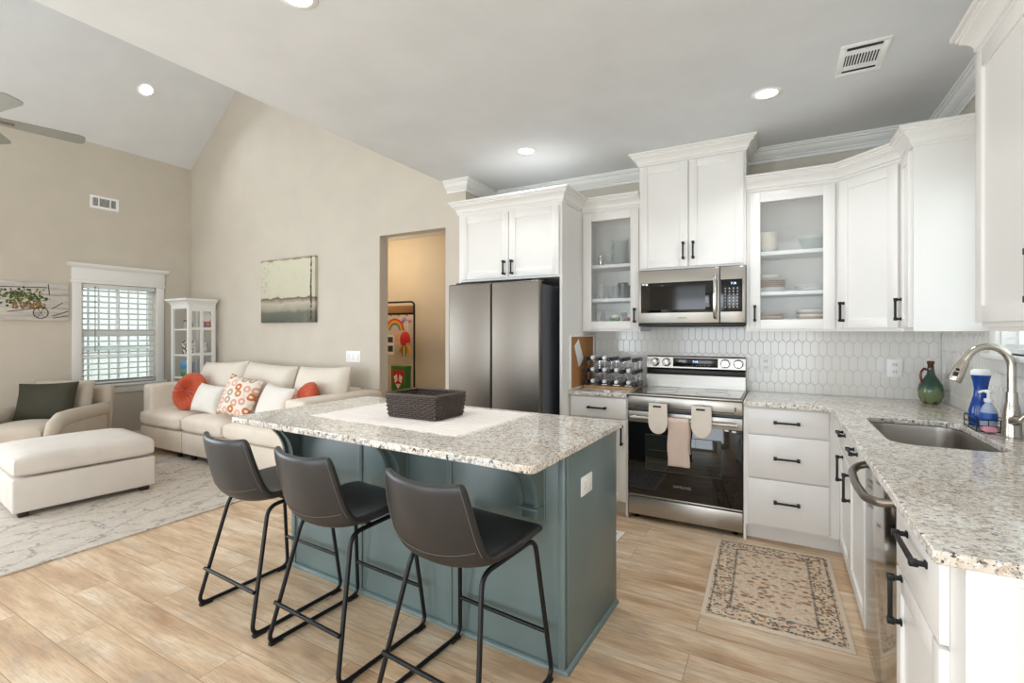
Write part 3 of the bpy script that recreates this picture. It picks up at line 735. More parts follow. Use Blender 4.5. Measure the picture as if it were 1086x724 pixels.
m.prism([(fy, .92), (YB - .02, .92), (YB - .02, 1.165), (YB - .04, 1.172), (fy + .02, 1.168), (fy + .012, 1.16), (fy + .004, 1.075), (fy + .025, 1.06), (fy + .025, 1.035), (fy, 1.02)], RX0 + .012, RX1 - .012)
bgd = m.build('backguard', M['steel'], t, 20)
m = MB(); m.box(RX0 + .014, RX1 - .014, fy + .003, fy + .024, 1.022, 1.062, .003); m.build('vent_slot', M['blackp'], bgd)
fpn = frame((0, fy + .006, 0), (1, 0, 0), (0, -1, 0))
m = MB(fpn); m.box(-.745, -.41, -.006, .0035, 1.086, 1.156, .002); cd = m.build('control_display', M['display'], bgd)
text('clock', '7:18', .022, facetext((-.575, fy + .0018, 1.128), (1, 0, 0), (0, -1, 0)), M['digit'], cd)
m = MB(fpn)
for k in range(7): m.box(-.72 + k * .017, -.714 + k * .017, .0034, .0042, 1.137 - (k % 2) * .012, 1.140 - (k % 2) * .012)
for k in range(5): m.box(-.6 + k * .03, -.592 + k * .03, .0034, .0042, 1.098, 1.101)
for k in range(3): m.box(-.46 + k * .014, -.455 + k * .014, .0034, .0042, 1.135, 1.139)
m.build('touch_marks', M['mark'], cd)
for x in (-.885, -.795, -.356, -.264):
    m = MB(Matrix.Translation((x, fy + .003, 1.12)) @ Matrix.Rotation(R(90), 4, 'X')); m.lathe([(.034, 0), (.034, .006), (.029, .009), (.027, .03), (.024, .033), (0, .033)], n=24); m.box(-.0045, .0045, -.026, .026, .03, .04, .002); m.build('knob', M['chrome'], bgd)
# over-the-range microwave
t = thing('microwave', 'stainless steel over-the-range microwave with black window', 'microwave', (-.572, 3.9, 1.41), world=True)
MX0, MX1, MY = -.944, -.2, 3.715
m = MB(); m.box(MX0, MX1, MY + .03, YB - .002, 1.425, 1.836); m.build('body', M['darksteel'], t)
m = MB(); m.box(MX0 + .03, MX1 - .03, MY + .04, YB - .05, 1.405, 1.425, .004); m.box(MX0, MX1, MY + .012, MY + .03, 1.408, 1.43, .004); m.build('underside_vent', M['blackp'], t)
m = MB(); m.box(MX0, -.366, MY, MY + .03, 1.43, 1.828, .006); dr = m.build('door', M['steel'], t)
m = MB(); m.box(MX0 + .022, -.41 + .03, MY - .003, MY + .001, 1.508, 1.735, .002); wn = m.build('window', M['glassblack'], dr)
m = MB(); m.box(MX0 + .09, -.46, MY - .0036, MY - .0029, 1.53, 1.71); m.build('screen_mesh', plain('dark_window_mesh', '141310', .07), wn)
m = MB(); m.box(MX0 + .03, MX0 + .05, MY - .0036, MY - .003, 1.72, 1.731); m.box(MX0 + .057, MX0 + .075, MY - .0036, MY - .003, 1.716, 1.731); m.build('sticker', M['white'], wn)
m = MB(); m.tube([(-.393, MY - .004, 1.772), (-.393, MY - .03, 1.765), (-.393, MY - .042, 1.72), (-.393, MY - .045, 1.62), (-.393, MY - .042, 1.52), (-.393, MY - .03, 1.475), (-.393, MY - .004, 1.468)], .0125, 10); m.build('handle', M['chrome'], dr, 60)
text('brand_lettering', 'SAMSUNG', .014, facetext((-.62, MY - .001, 1.468), (1, 0, 0), (0, -1, 0)), M['darkgrey'], dr)
m = MB(); m.box(-.362, MX1, MY, MY + .03, 1.43, 1.828, .006); cp = m.build('control_panel', M['steel'], t)
m = MB(); m.box(-.358, -.218, MY - .003, MY + .001, 1.508, 1.738, .002); kp = m.build('keypad', M['display'], cp)
text('clock', '7:18', .02, facetext((-.275, MY - .0032, 1.708), (1, 0, 0), (0, -1, 0)), M['digit'], kp)
m = MB()
for r in range(7):
    for c in range(4):
        x = -.327 + c * .026; z = 1.675 - r * .022
        m.box(x - .004, x + .004, MY - .0037, MY - .0028, z - .003, z + .003); m.box(x - .0065, x + .0065, MY - .0036, MY - .0028, z - .0085, z - .0068)
m.build('key_marks', M['mark'], kp)
# refrigerator
t = thing('refrigerator', 'grey stainless French-door refrigerator under the bridging cabinet', 'refrigerator', (-1.9, 3.5, 0), world=True)
FX0, FX1, FY = -2.338, -1.523, 3.165
m = MB(); m.box(FX0 + .01, FX1 - .005, FY + .065, 3.95, .03, 1.72); m.box(FX0 + .05, FX1 - .05, FY + .1, 3.9, 0, .03); m.build('body', M['darksteel'], t)
xm = -1.935
for x0, x1 in ((FX0, xm - .004), (xm + .004, FX1)):
    m = MB(); m.box(x0, x1, FY, FY + .06, .72, 1.745, .012, 3); m.build('door', M['fridge'], t)
m = MB(); m.box(xm - .0035, xm + .0035, FY + .02, FY + .064, .72, 1.74); m.build('door_gasket', M['blackp'], t)
m = MB(); m.box(FX0, FX1, FY, FY + .06, .07, .71, .012, 3); m.build('freezer_drawer', M['fridge'], t)
for x in (FX0 + .06, FX1 - .08):
    m = MB(); m.box(x, x + .05, FY + .02, FY + .16, 1.7455, 1.757, .004); m.build('hinge_cover', M['darkgrey'], t)
# dishwasher
t = thing('dishwasher', 'stainless steel dishwasher with curved bar handle under the right counter', 'dishwasher', (.64, 2.18, 0), world=True)
m = MB(); m.box(XB + .02, XR - .02, 1.884, 2.452, .1, .88); m.box(XB + .08, XR - .02, 1.89, 2.45, 0, .1); m.build('body', M['darksteel'], t)
m = MB(); m.box(XB - .018, XB + .02, 1.879, 2.489, .105, .872, .004); dr = m.build('door', steel('mirror_stainless', 'C8C4BE', .12, 1), t)
m = MB(); pts = [(XB - .015, 2.44, .825), (XB - .05, 2.43, .815), (XB - .078, 2.37, .806), (XB - .086, 2.185, .803), (XB - .078, 2.0, .806), (XB - .05, 1.94, .815), (XB - .015, 1.93, .825)]
m.tube(fillet(pts, .05), .0145, 10); m.build('handle', M['handlesteel'], dr, 60)

# ------------------------------------------------------------------ island (turned about two degrees)
IR = R(-2.13); IO = (-1.63, 2.0, 0)
t = thing('kitchen_island', 'dark teal kitchen island base with curved corbels under its overhang', 'kitchen island', IO, IR)
bx0, bx1, by0, by1 = -.875, .885, -.175, .425
m = MB(); m.box(bx0, bx1, by0, by1, 0, .8835, .002); m.build('body', M['teal'], t)
m = MB(); m.box(bx1, bx1 + .012, by0 + .012, by1 + .002, 0, .8835, .003); m.build('end_panel', M['teal'], t)
m = MB(); m.box(bx1 - .022, bx1 + .008, by0 - .012, by0 + .008, 0, .8835, .004); m.build('corner_post', M['teal'], t)
for x in (bx0 + .01, -.305, .29):
    m = MB(); m.box(x - .004, x + .03, by0 - .006, by0 + .004, 0, .8835, .002); m.build('batten', M['teal'], t)
m = MB(); m.sweep([(bx0, by0 - .004), (bx1 + .012, by0 - .004), (bx1 + .012, by1)], [(0, 0), (.014, 0), (.013, .008), (.008, .016), (0, .02)]); m.build('shoe_moulding', M['teal'], t)
m = MB(frame((bx1 + .012, 0, 0), (0, 1, 0), (1, 0, 0))); m.box(-.035, .085, 0, .006, .665, .747, .002); pl = m.build('outlet_plate', M['white'], t); pl['label'] = 'white outlet plate'
m = MB(frame((bx1 + .018, 0, 0), (0, 1, 0), (1, 0, 0)))
for y in (-.0, .05): m.box(y - .017, y + .017, -.001, .0015, .690, .722, .001)
m.build('socket', M['trim'], pl)
for cx in (.752, .0, -.83):
    def cpoly(g): # corbel side outline in (y out, z)
        pts = [(0, .8825), (.255 - g, .8825), (.255 - g, .862)]
        for i in range(1, 13):
            a = i / 12 * math.pi / 2
            pts.append((.245 - g - .19 * math.sin(a) ** .9 * 1.0 + 0, .862 - .2 * (1 - math.cos(a)) ** .85))
        pts += [(.055 - g, .655), (.062 - g, .648), (.06 - g, .615), (.03 - g * .5, .605), (0, .6)]
        return pts
    m = MB(Matrix(((0, 0, 1, cx), (-1, 0, 0, by0), (0, 1, 0, 0), (0, 0, 0, 1))))
    m.prism(cpoly(.02), -.036, .036); c = m.build('corbel', M['teal'], t, 30)
    for s in (-1, 1):
        m = MB(Matrix(((0, 0, 1, cx), (-1, 0, 0, by0), (0, 1, 0, 0), (0, 0, 0, 1)))); m.prism(cpoly(0), s * .036 - .009, s * .036 + .009); m.build('side_rail', M['teal'], c, 30)
    m = MB(Matrix.Translation((cx, by0, 0))); m.box(-.052, .052, -.008, 0, .595, .8825, .003); m.build('back_plate', M['teal'], c)
    m = MB(Matrix.Translation((cx, by0, 0))); m.box(-.05, .05, -.074, -.008, .648, .66, .003); m.build('ledge', M['teal'], c)
m = MB(); m.prism(rrect(-.92, .928, -.512, .447, .03, 5), .8845, .914); o = m.build('island_countertop', M['granite'], None, 30)
bv = o.modifiers.new('edge', 'BEVEL'); bv.width = .004; bv.segments = 2; bv.limit_method = 'ANGLE'; bv.angle_limit = R(50)
o.location = (IO[0], IO[1], 0); o.rotation_euler = (0, 0, IR); tag(o, 'large speckled granite slab topping the teal island', 'countertop')

# runner and basket on the island
def rot2(p, a): return (p[0] * math.cos(a) - p[1] * math.sin(a), p[0] * math.sin(a) + p[1] * math.cos(a))
m = MB(); L, D = .98, .66
def rf(u, v):
    x = (u - .5) * L; y = (v - .5) * D + .004 * math.sin(u * 60); z = .0022 + .0012 * math.sin(v * 2 * math.pi * 13) + .0012 * math.sin(u * 9 + v * 5)
    return (x, y, z)
A = m.grid(rf, 60, 78); B = m.grid(lambda u, v: (rf(u, v)[0], rf(u, v)[1], .0003), 60, 78)
for i in range(60): m.f([A[i][0], A[i + 1][0], B[i + 1][0], B[i][0]]); m.f([A[i][78], A[i + 1][78], B[i + 1][78], B[i][78]])
for j in range(78): m.f([A[0][j], A[0][j + 1], B[0][j + 1], B[0][j]]); m.f([A[60][j], A[60][j + 1], B[60][j + 1], B[60][j]])
for k in range(44):
    y = (k / 43 - .5) * D
    for s in (-1, 1):
        m.tube([(s * L / 2, y, .0018), (s * (L / 2 + .012), y + .002, .0016), (s * (L / 2 + .02 + .006 * random.random()), y + .006 * (random.random() - .5), .0013)], .0012, 4)
for k in range(30): # whipped edge along the stool side
    x = (k / 29 - .5) * L; m.tube([(x, -D / 2, .0018), (x + .006, -D / 2 - .006 * random.random(), .0014)], .0011, 4)
o = m.build('table_runner', M['cloth'], None, 60); o.location = (-1.695, 2.06, .9142); o.rotation_euler = (0, 0, R(-2.4)); tag(o, 'off-white ribbed cotton runner lying across the island top', 'table runner')
t = thing('wicker_basket', 'rectangular dark wicker basket standing on the white runner', 'basket', (-1.655, 2.04, .9178), R(-1))
def bwall(z): # half sizes growing upwards
    k = z / .122; return .158 + .012 * k, .112 + .012 * k
m = MB()
for r in range(11):
    z = .007 + r * .0104; hx, hy = bwall(z); per = []
    n = 40
    lp = [(-hx + 2 * hx * i / 14, -hy) for i in range(14)] + [(hx, -hy + 2 * hy * i / 10) for i in range(10)] + [(hx - 2 * hx * i / 14, hy) for i in range(14)] + [(-hx, hy - 2 * hy * i / 10) for i in range(10)]
    for i, (x, y) in enumerate(lp):
        w = .0055 * (1 if (i + r) % 2 else -1); l = math.hypot(x / hx, y / hy); 
        nx, ny = (0, math.copysign(1, y)) if abs(abs(y) - hy) < 1e-6 else (math.copysign(1, x), 0)
        per.append((x + nx * w, y + ny * w, z))
    m.tube(per, .0052, 7, True)
m.build('woven_sides', M['wicker'], t, 60)
m = MB(); hx, hy = bwall(.0)
for a in [-hx + 2 * hx * i / 14 for i in range(15)]:
    for s in (-1, 1): h2 = bwall(.12); m.tube([(a, s * hy, .002), (a * h2[0] / hx, s * h2[1], .12)], .003, 5)
for i in range(11):
    y = -hy + 2 * hy * i / 10
    for s in (-1, 1): h2 = bwall(.12); m.tube([(s * hx, y, .002), (s * h2[0], y * h2[1] / hy, .12)], .003, 5)
m.build('stakes', M['wicker'], t, 60)
m = MB(); hx, hy = bwall(.122); lp = rrect(-hx, hx, -hy, hy, .012, 3)
m.tube([(x, y, .122 + .002 * math.sin(i * 2.2)) for i, (x, y) in enumerate(lp)], .0085, 8, True); m.build('rim', M['wicker'], t, 60)
m = MB(); m.box(-.158, .158, -.112, .112, 0, .006); m.build('base', M['wicker'], t)

# ------------------------------------------------------------------ bar stools
def make_stool():
    t = thing('bar_stool', 'x', 'bar stool')
    prof = [(.222, .580), (.212, .598), (.12, .596), (.02, .584), (-.08, .571), (-.155, .567), (-.205, .592), (-.232, .66), (-.25, .745), (-.264, .82), (-.273, .872)]
    hw = [.205, .214, .222, .225, .222, .218, .213, .208, .201, .192, .181]
    lift = [.004, .004, .006, .016, .032, .04, .034, .012, .004, .008, .016]; fwd = [0, 0, 0, 0, .004, .03, .06, .064, .056, .048, .042]
    m = MB(); rows = []; NV = 12
    for (y, z), h, li, fo in zip(prof, hw, lift, fwd):
        rows.append([m.v((h * s, y + fo * abs(s) ** 2.4, z + li * abs(s) ** 2.4)) for s in [2 * j / NV - 1 for j in range(NV + 1)]])
    for A, B in zip(rows, rows[1:]):
        for j in range(NV): m.f([A[j], A[j + 1], B[j + 1], B[j]])
    o = m.build('seat_shell', M['leather'], t, 180)
    sd = o.modifiers.new('thick', 'SOLIDIFY'); sd.thickness = .034; sd.offset = 0
    sb = o.modifiers.new('smooth', 'SUBSURF'); sb.levels = 2; sb.render_levels = 2
    from mathutils.bvhtree import BVHTree
    bvh = BVHTree.FromObject(o, bpy.context.evaluated_depsgraph_get())
    def on(p): # nearest point of the leather surface, a hair outside it
        q, nn, _, _ = bvh.find_nearest(p); return q + nn * .0006
    def dashes(m, pts, n):
        pts = [on(p) for p in pts]; L = [0]
        for a, b in zip(pts, pts[1:]): L.append(L[-1] + (b - a).length)
        def at(d):
            for i in range(len(pts) - 1):
                if d <= L[i + 1] + 1e-9: return pts[i].lerp(pts[i + 1], (d - L[i]) / max(1e-9, L[i + 1] - L[i]))
            return pts[-1]
        for i in range(n): m.tube([on(at(L[-1] * (i + .12) / n)), on(at(L[-1] * (i + .88) / n))], .0013, 4)
    m = MB(); dashes(m, [Vector((x / 20 * .205, -.27 + .062 * abs(x / 20) ** 2.4, .605 + .036 * abs(x / 20) ** 2)) for x in range(-20, 21)], 54); m.build('back_stitching', M['stitch'], t, 60)
    for s in (-1, 1):
        m = MB(); dashes(m, [Vector((s * (hw[k] - .004), prof[k][0] + fwd[k] - .03, prof[k][1] + lift[k])) for k in range(6, 11)], 30); m.build('edge_stitching', M['stitch'], t, 60)
    for s in (-1, 1):
        m = MB()
        loop = [Vector(p) for p in ((s * .236, .242, .012), (s * .19, .185, .562), (s * .165, -.12, .54), (s * .236, -.242, .012))]
        pts = []
        for i in range(4):
            a, b, c = loop[i - 1], loop[i], loop[(i + 1) % 4]; d1 = (a - b).normalized(); d2 = (c - b).normalized()
            for q in range(7): u = q / 6; pts.append((b + d1 * .05) * (1 - u) ** 2 + b * 2 * u * (1 - u) + (b + d2 * .05) * u * u)
        m.tube(pts, .0095, 10, True); m.build('leg_frame', M['black'], t, 60)
    for y, nm in ((.2235, 'footrest'), (-.2185, 'rear_stretcher')):
        m = MB(); m.tube([(-.218, y, .19), (.218, y, .19)], .0085, 8); m.build(nm, M['black'], t, 60)
    m = MB(); m.tube([(-.184, .12, .556), (.184, .12, .556)], .008, 8); m.tube([(-.174, -.02, .548), (.174, -.02, .548)], .008, 8); m.box(-.11, .11, -.03, .13, .557, .563, .002); m.build('seat_support', M['black'], t)
    for sx in (-1, 1):
        for sy in (-1, 1):
            m = MB(); y = sy * .205; m.box(sx * .235 - .012, sx * .235 + .012, y - .03, y + .03, 0, .014, .004); m.build('glide', M['rubber'], t)
    return t
st = make_stool()
spots = [((-1.037, 1.52, 0), R(-5), 'charcoal leather bar stool nearest the viewer, at the right end of the island'),
         ((-1.687, 1.54, 0), R(-4), 'middle charcoal leather bar stool of the three at the island'),
         ((-2.275, 1.568, 0), R(-3), 'charcoal leather bar stool farthest left, nearest the living room')]
for i, (p, a, lb) in enumerate(spots):
    o = st if i == 0 else dup(st)
    o.location = p; o.rotation_euler = (0, 0, a); o['label'] = lb; o['group'] = 'bar stools along the island'

# ------------------------------------------------------------------ rugs
def rug_pattern(hx, hy):
    n = NT('oriental_rug_pile'); x, y, z = n.xyz()
    ax, ay = n.math('ABSOLUTE', x), n.math('ABSOLUTE', y)
    ed = n.math('MINIMUM', n.math('SUBTRACT', hx, ax), n.math('SUBTRACT', hy, ay))
    base = n.ramp(n.noise(60, 3), [(.3, 'C2A88E'), (.7, 'DAC6AF')])
    vc = n.n('ShaderNodeTexVoronoi'); wv = n.mapping((1, 1.5, 1)); n.link(wv, vc.inputs['Vector']); vc.inputs['Scale'].default_value = 21
    hue = n.n('ShaderNodeSeparateColor'); n.link(vc.outputs['Color'], hue.inputs[0])
    cc = n.ramp(hue.outputs[0], [(0, '95603F'), (.2, '7C513B'), (.34, 'A8875F'), (.55, '6A6C66'), (.7, 'B59A72'), (.86, '85533C')], 'CONSTANT')
    d = n.math('ADD', vc.outputs['Distance'], n.math('MULTIPLY', n.math('SUBTRACT', n.noise(70, 2), .5), .5))
    c = n.mix(n.ramp(d, [(.3, .85), (.42, 0.0)]), base, cc)
    d2 = n.voro(50, wv); c = n.mix(n.ramp(n.math('ADD', d2, n.math('MULTIPLY', n.noise(120, 2), .4)), [(.34, .8), (.42, 0.0)]), c, '5F5C55')
    v3 = n.n('ShaderNodeTexVoronoi'); n.link(n.co, v3.inputs['Vector']); v3.inputs['Scale'].default_value = 62
    h3 = n.n('ShaderNodeSeparateColor'); n.link(v3.outputs['Color'], h3.inputs[0])
    bc = n.ramp(h3.outputs[1], [(0, '4A5052'), (.35, 'D9CAAF'), (.55, '9A5A3A'), (.68, 'C9B48E'), (.85, '55504A')], 'CONSTANT')
    inb = n.math('MULTIPLY', n.math('LESS_THAN', ed, .125), n.math('GREATER_THAN', ed, .022))
    c = n.mix(n.math('MULTIPLY', inb, n.ramp(v3.outputs['Distance'], [(.35, 1.0), (.5, 0.0)])), c, bc)
    for a, b in ((.118, .13), (.03, .038)):
        ln = n.math('MULTIPLY', n.math('LESS_THAN', ed, b), n.math('GREATER_THAN', ed, a)); c = n.mix(n.math('MULTIPLY', ln, n.ramp(n.noise(180, 1), [(.4, .9), (.55, .4)])), c, '4A4845')
    c = n.mix(n.math('LESS_THAN', ed, .02), c, 'D6C6B0')
    n.set(c, .95); n.bump(n.noise(500, 2), .5, .002); return n.m
def rug(name, label, cx, cy, hx, hy, mat, th=.008, rz=0):
    m = MB(); m.box(-hx, hx, -hy, hy, .0003, th, .003); o = m.build(name, mat); o.location = (cx, cy, 0); o.rotation_euler = (0, 0, rz); return tag(o, label, 'rug')
rug('kitchen_rug', 'small rust and cream patterned rug on the floor before the drawer bank', -.03, 2.965, .31, .485, rug_pattern(.31, .485), rz=R(1.2))
def grey_pattern(hx, hy):
    n = NT('runner_rug_pile'); x, y, z = n.xyz()
    ed = n.math('MINIMUM', n.math('SUBTRACT', hx, n.math('ABSOLUTE', x)), n.math('SUBTRACT', hy, n.math('ABSOLUTE', y)))
    c = n.ramp(n.noise(45, 4, .7), [(.42, '8C8A8A'), (.52, 'D5CFC6')]); c = n.mix(n.math('LESS_THAN', ed, .035), c, 'E6E0D5'); n.set(c, .95); n.bump(n.noise(500, 2), .4, .002); return n.m
rug('range_rug', 'pale grey patterned rug whose corner shows behind the island', -1.2, 3.015, .28, .235, grey_pattern(.28, .235), rz=R(-3))
def shag():
    n = NT('cream_pile_rug')
    w1 = n.n('ShaderNodeTexWave', wave_type='BANDS', bands_direction='DIAGONAL'); n.link(n.mapping((1, .55, 1)), w1.inputs['Vector'])
    for k, v in (('Scale', 2.3), ('Distortion', 7), ('Detail', 5), ('Detail Scale', 1.8)): w1.inputs[k].default_value = v
    w2 = n.n('ShaderNodeTexWave', wave_type='BANDS', bands_direction='DIAGONAL'); n.link(n.mapping((1, -.7, 1), (2, 1, 0)), w2.inputs['Vector'])
    for k, v in (('Scale', 2.0), ('Distortion', 8), ('Detail', 5), ('Detail Scale', 1.7)): w2.inputs[k].default_value = v
    l = n.math('MAXIMUM', n.ramp(w1.outputs[0], [(.95, 0.0), (.985, 1.0)]), n.ramp(w2.outputs[0], [(.955, 0.0), (.985, 1.0)]))
    l = n.math('MULTIPLY', l, n.ramp(n.noise(50, 2), [(.42, .05), (.6, .75)]))
    c = n.mix(n.ramp(n.noise(9, 4, .7), [(.45, 0.0), (.65, .5)]), n.ramp(n.noise(140, 3), [(.3, 'C4B9AB'), (.7, 'DCD3C8')]), 'B9AEA2')
    c = n.mix(l, c, '8A827C')
    n.set(c, 1); n.bump(n.noise(260, 3), .7, .004); return n.m
rug('living_room_rug', 'large cream rug with thin grey branching lines under the ottoman', -4.845, 1.45, 1.055, 1.52, shag(), .012)

# ------------------------------------------------------------------ living room seating
t = thing('sofa', 'long cream linen three-seat sofa with low square arms along the gable wall', 'sofa', (-4.95, 3.15, 0), world=True)
def cushionbox(m, x0, x1, y0, y1, z0, z1, r=.045, crown=.018):
    n = 12; nz = 6
    t2 = bmesh.new(); bmesh.ops.create_cube(t2, size=1)
    bmesh.ops.subdivide_edges(t2, edges=list(t2.edges), cuts=7, use_grid_fill=True)
    c = Vector(((x0 + x1) / 2, (y0 + y1) / 2, (z0 + z1) / 2)); h = Vector(((x1 - x0) / 2, (y1 - y0) / 2, (z1 - z0) / 2))
    for q in t2.verts:
        p = Vector((q.co.x * 2 * h.x, q.co.y * 2 * h.y, q.co.z * 2 * h.z))
        inner = Vector([max(-h[i] + r, min(h[i] - r, p[i])) for i in range(3)])
        d = p - inner
        if d.length > 1e-6: p = inner + d.normalized() * r
        a, b = p.x / h.x, p.y / h.y
        if q.co.z > .2: p.z += crown * max(0, 1 - a * a) * max(0, 1 - b * b)
        q.co = c + p
    m.add(t2)
sx = [-6.21, -5.54, -4.79, -3.72]
m = MB(); m.box(-6.41, -5.542, 2.77, 3.56, .075, .3, .02); m.box(-5.538, -4.792, 2.77, 3.56, .075, .3, .02); m.box(-4.788, -3.46, 2.77, 3.56, .075, .3, .02); m.build('base', M['sofa'], t)
for a, b, c2, d2 in ((-6.405, -5.545, 0, 0), (-5.535, -4.795, 0, 0), (-4.785, -3.705, 0, 0)):
    m = MB(); cushionbox(m, a, b, 2.745, 3.36, .302, .475, .06, .03); m.build('seat_cushion', M['sofa'], t, 60)
m = MB(); m.box(-6.415, -6.23, 2.80, 3.56, .09, .765, .035, 4); m.build('arm', M['sofa'], t, 60)
m = MB(); m.box(-3.70, -3.44, 2.66, 3.575, .09, .785, .035, 4); m.build('arm', M['sofa'], t, 60)
m = MB(); m.box(-6.23, -3.70, 3.38, 3.57, .09, .8, .04, 4); m.build('backrest', M['sofa'], t, 60)
for x, w, tilt in ((-5.66, .84, -3), (-4.83, .84, 2), (-3.985, .74, -2)):
    m = MB(Matrix.Translation((x, 3.27, .745)) @ Matrix.Rotation(R(-14), 4, 'X') @ Matrix.Rotation(R(tilt), 4, 'Y')); m.pillow(w, .56, .24, 16, .38, .05); m.build('back_cushion', M['cushion'], t, 70)
for x in (-6.33, -5.68, -5.4, -4.9, -4.65, -3.58):
    for y in (2.83, 3.5):
        m = MB(); m.lathe([(.022, .0125 if (y < 3 and -5.85 < x < -3.85) else 0), (.03, .08)], (x, y, 0), 12); m.build('foot', M['darkwood'], t)
def round_pillow(label, c, r, d, rot, grp):
    m = MB(); n = 72
    rows = []
    for side in (1, -1):
        for k in range(9):
            rr = r * math.cos(k / 8 * math.pi / 2) if side == 1 else None
    prof = [(.0, .28), (.03, .4), (.1, .72), (.25, .95), (.45, 1.0), (.65, .9), (.85, .62), (.96, .3), (1, 0)]
    ring = []
    full = [(a, b) for a, b in prof] + [(a, -b) for a, b in prof[-2::-1]]
    for a, b in full:
        if a < 1e-6: ring.append([m.v((0, b * d / 2, 0))]); continue
        ring.append([m.v((a * r * math.cos(2 * math.pi * j / n), (b * d / 2) * (1 - .34 * math.sin(math.pi * min(1, a)) ** .6 * (1 if j % 4 == 0 else (.35 if j % 2 else -.15))), a * r * math.sin(2 * math.pi * j / n))) for j in range(n)])
    for A, B in zip(ring, ring[1:]):
        for j in range(n):
            a = [A[0]] if len(A) == 1 else [A[j], A[(j + 1) % n]]; b = [B[0]] if len(B) == 1 else [B[(j + 1) % n], B[j]]
            if len(a) + len(b) >= 3: m.f(a + b)
    t = thing('round_pillow', label, 'pillow', c, 0, grp)
    t.rotation_euler = rot
    m.build('cover', M['orange'], t, 70)
    m = MB(Matrix.Translation((0, -d / 2 * .34, 0)) @ Matrix.Rotation(R(90), 4, 'X')); m.lathe([(.018, -.008), (.018, .004), (.01, .009), (0, .01)], n=14); m.build('button', M['orange'], t)
    return t
round_pillow('round pleated rust-orange pillow leaning by the left sofa arm', (-5.78, 2.98, .70), .215, .15, (R(-20), 0, R(14)), 'round orange pillows')
round_pillow('round pleated rust-orange pillow tucked beside the right sofa arm', (-3.885, 3.02, .72), .185, .15, (R(-24), 0, R(-22)), 'round orange pillows')
def throw(name, label, c, w, h, d, rot, mat):
    m = MB(); m.pillow(w, h, d, 14); o = m.build(name, mat, None, 70); o.location = c; o.rotation_euler = rot; return tag(o, label, 'pillow')
throw('throw_pillow', 'small plain white pillow between the orange and the patterned pillow', (-5.38, 2.965, .645), .44, .31, .15, (R(-22), R(3), R(3)), M['pillow'])
throw('throw_pillow', 'plain white lumbar pillow right of the patterned pillow', (-4.31, 3.0, .67), .48, .35, .15, (R(-22), R(4), R(-4)), M['pillow'])
def rings():
    n = NT('ring_print_cotton')
    v = n.n('ShaderNodeTexVoronoi', voronoi_dimensions='2D'); n.link(n.mapping((1, 1, 1), rot=(R(-90), 0, 0)), v.inputs['Vector']); v.inputs['Scale'].default_value = 12; v.inputs['Randomness'].default_value = .5
    h = n.n('ShaderNodeSeparateColor'); n.link(v.outputs['Color'], h.inputs[0])
    cc = n.ramp(h.outputs[0], [(0, 'C7723E'), (.2, 'E2B7A4'), (.4, 'B9A48C'), (.55, 'DDA38F'), (.75, 'C98A5B'), (.88, 'E7CFBE')], 'CONSTANT')
    c = n.mix(n.ramp(v.outputs['Distance'], [(.0, 0.0), (.15, 0.0), (.18, 1.0), (.42, 1.0), (.46, 0.0)]), 'EDE2D6', cc); n.set(c, .9); n.bump(n.noise(300, 2), .3); return n.m
throw('patterned_pillow', 'square pillow printed with orange and tan rings in the middle of the sofa', (-4.83, 2.97, .70), .42, .42, .15, (R(-20), R(9), R(12)), rings())
# ottoman
t = thing('ottoman', 'large rectangular pale linen storage ottoman on the cream rug', 'ottoman', (-5.19, 1.77, .012), R(-6.6))
m = MB(); m.box(-.44, .44, -.435, .435, .04, .285, .015, 3); m.build('base', M['ottoman'], t, 60)
m = MB(); cushionbox(m, -.445, .445, -.44, .44, .29, .445, .05, .02); m.build('top_cushion', M['ottoman'], t, 60)
for a in (-.38, .38):
    for b in (-.37, .37):
        m = MB(); m.box(a - .03, a + .03, b - .03, b + .03, 0, .042, .006); m.build('foot', M['darkwood'], t)
# armchair
t = thing('armchair', 'taupe upholstered armchair with rolled arms in front of the window', 'armchair', (-6.38, 1.92, 0), R(34))
t.scale = (.86, .86, .96)
m = MB(); m.box(-.36, .36, -.4, .36, .1, .32, .02, 3); m.build('base', M['armchair'], t, 60)
m = MB(); cushionbox(m, -.335, .335, -.42, .2, .325, .5, .05, .03); m.build('seat_cushion', M['armchair'], t, 60)
for s in (-1, 1):
    m = MB(); x = s * .4
    m.box(x - .06, x + .06, -.36, .36, .1, .52, .02, 3)
    m.tube([(x, .38, .57), (x, .2, .565), (x, -.1, .56), (x, -.25, .55), (x + s * .005, -.34, .5), (x + s * .005, -.375, .42), (x, -.38, .3)], [.075, .078, .08, .08, .076, .066, .05], 16); m.build('arm', M['armchair'], t, 70)
m = MB(Matrix.Translation((0, .36, 0)) @ Matrix.Rotation(R(-8), 4, 'X')); m.box(-.43, .43, -.03, .09, .2, .83, .05, 4); m.build('backrest', M['armchair'], t, 60)
m = MB(Matrix.Translation((.02, .25, .69)) @ Matrix.Rotation(R(-12), 4, 'X')); m.pillow(.68, .42, .2, 16, .3, .02); m.build('back_cushion', M['armchair'], t, 70)
for a in (-.36, .36):
    for b in (-.34, .32):
        m = MB(); m.lathe([(.018, 0), (.028, .1)], (a, b, 0), 12); m.build('foot', M['darkwood'], t)
c = Vector((-.01, .07, .69)); c = Vector(rot2((c.x * .86, c.y * .86), R(34)) + (c.z * .96,)) + Vector((-6.38, 1.92, 0))
throw('throw_pillow', 'dark olive velvet pillow propped on the taupe armchair', c, .56, .39, .15, (R(-14), R(-2), R(34)), M['olive'])

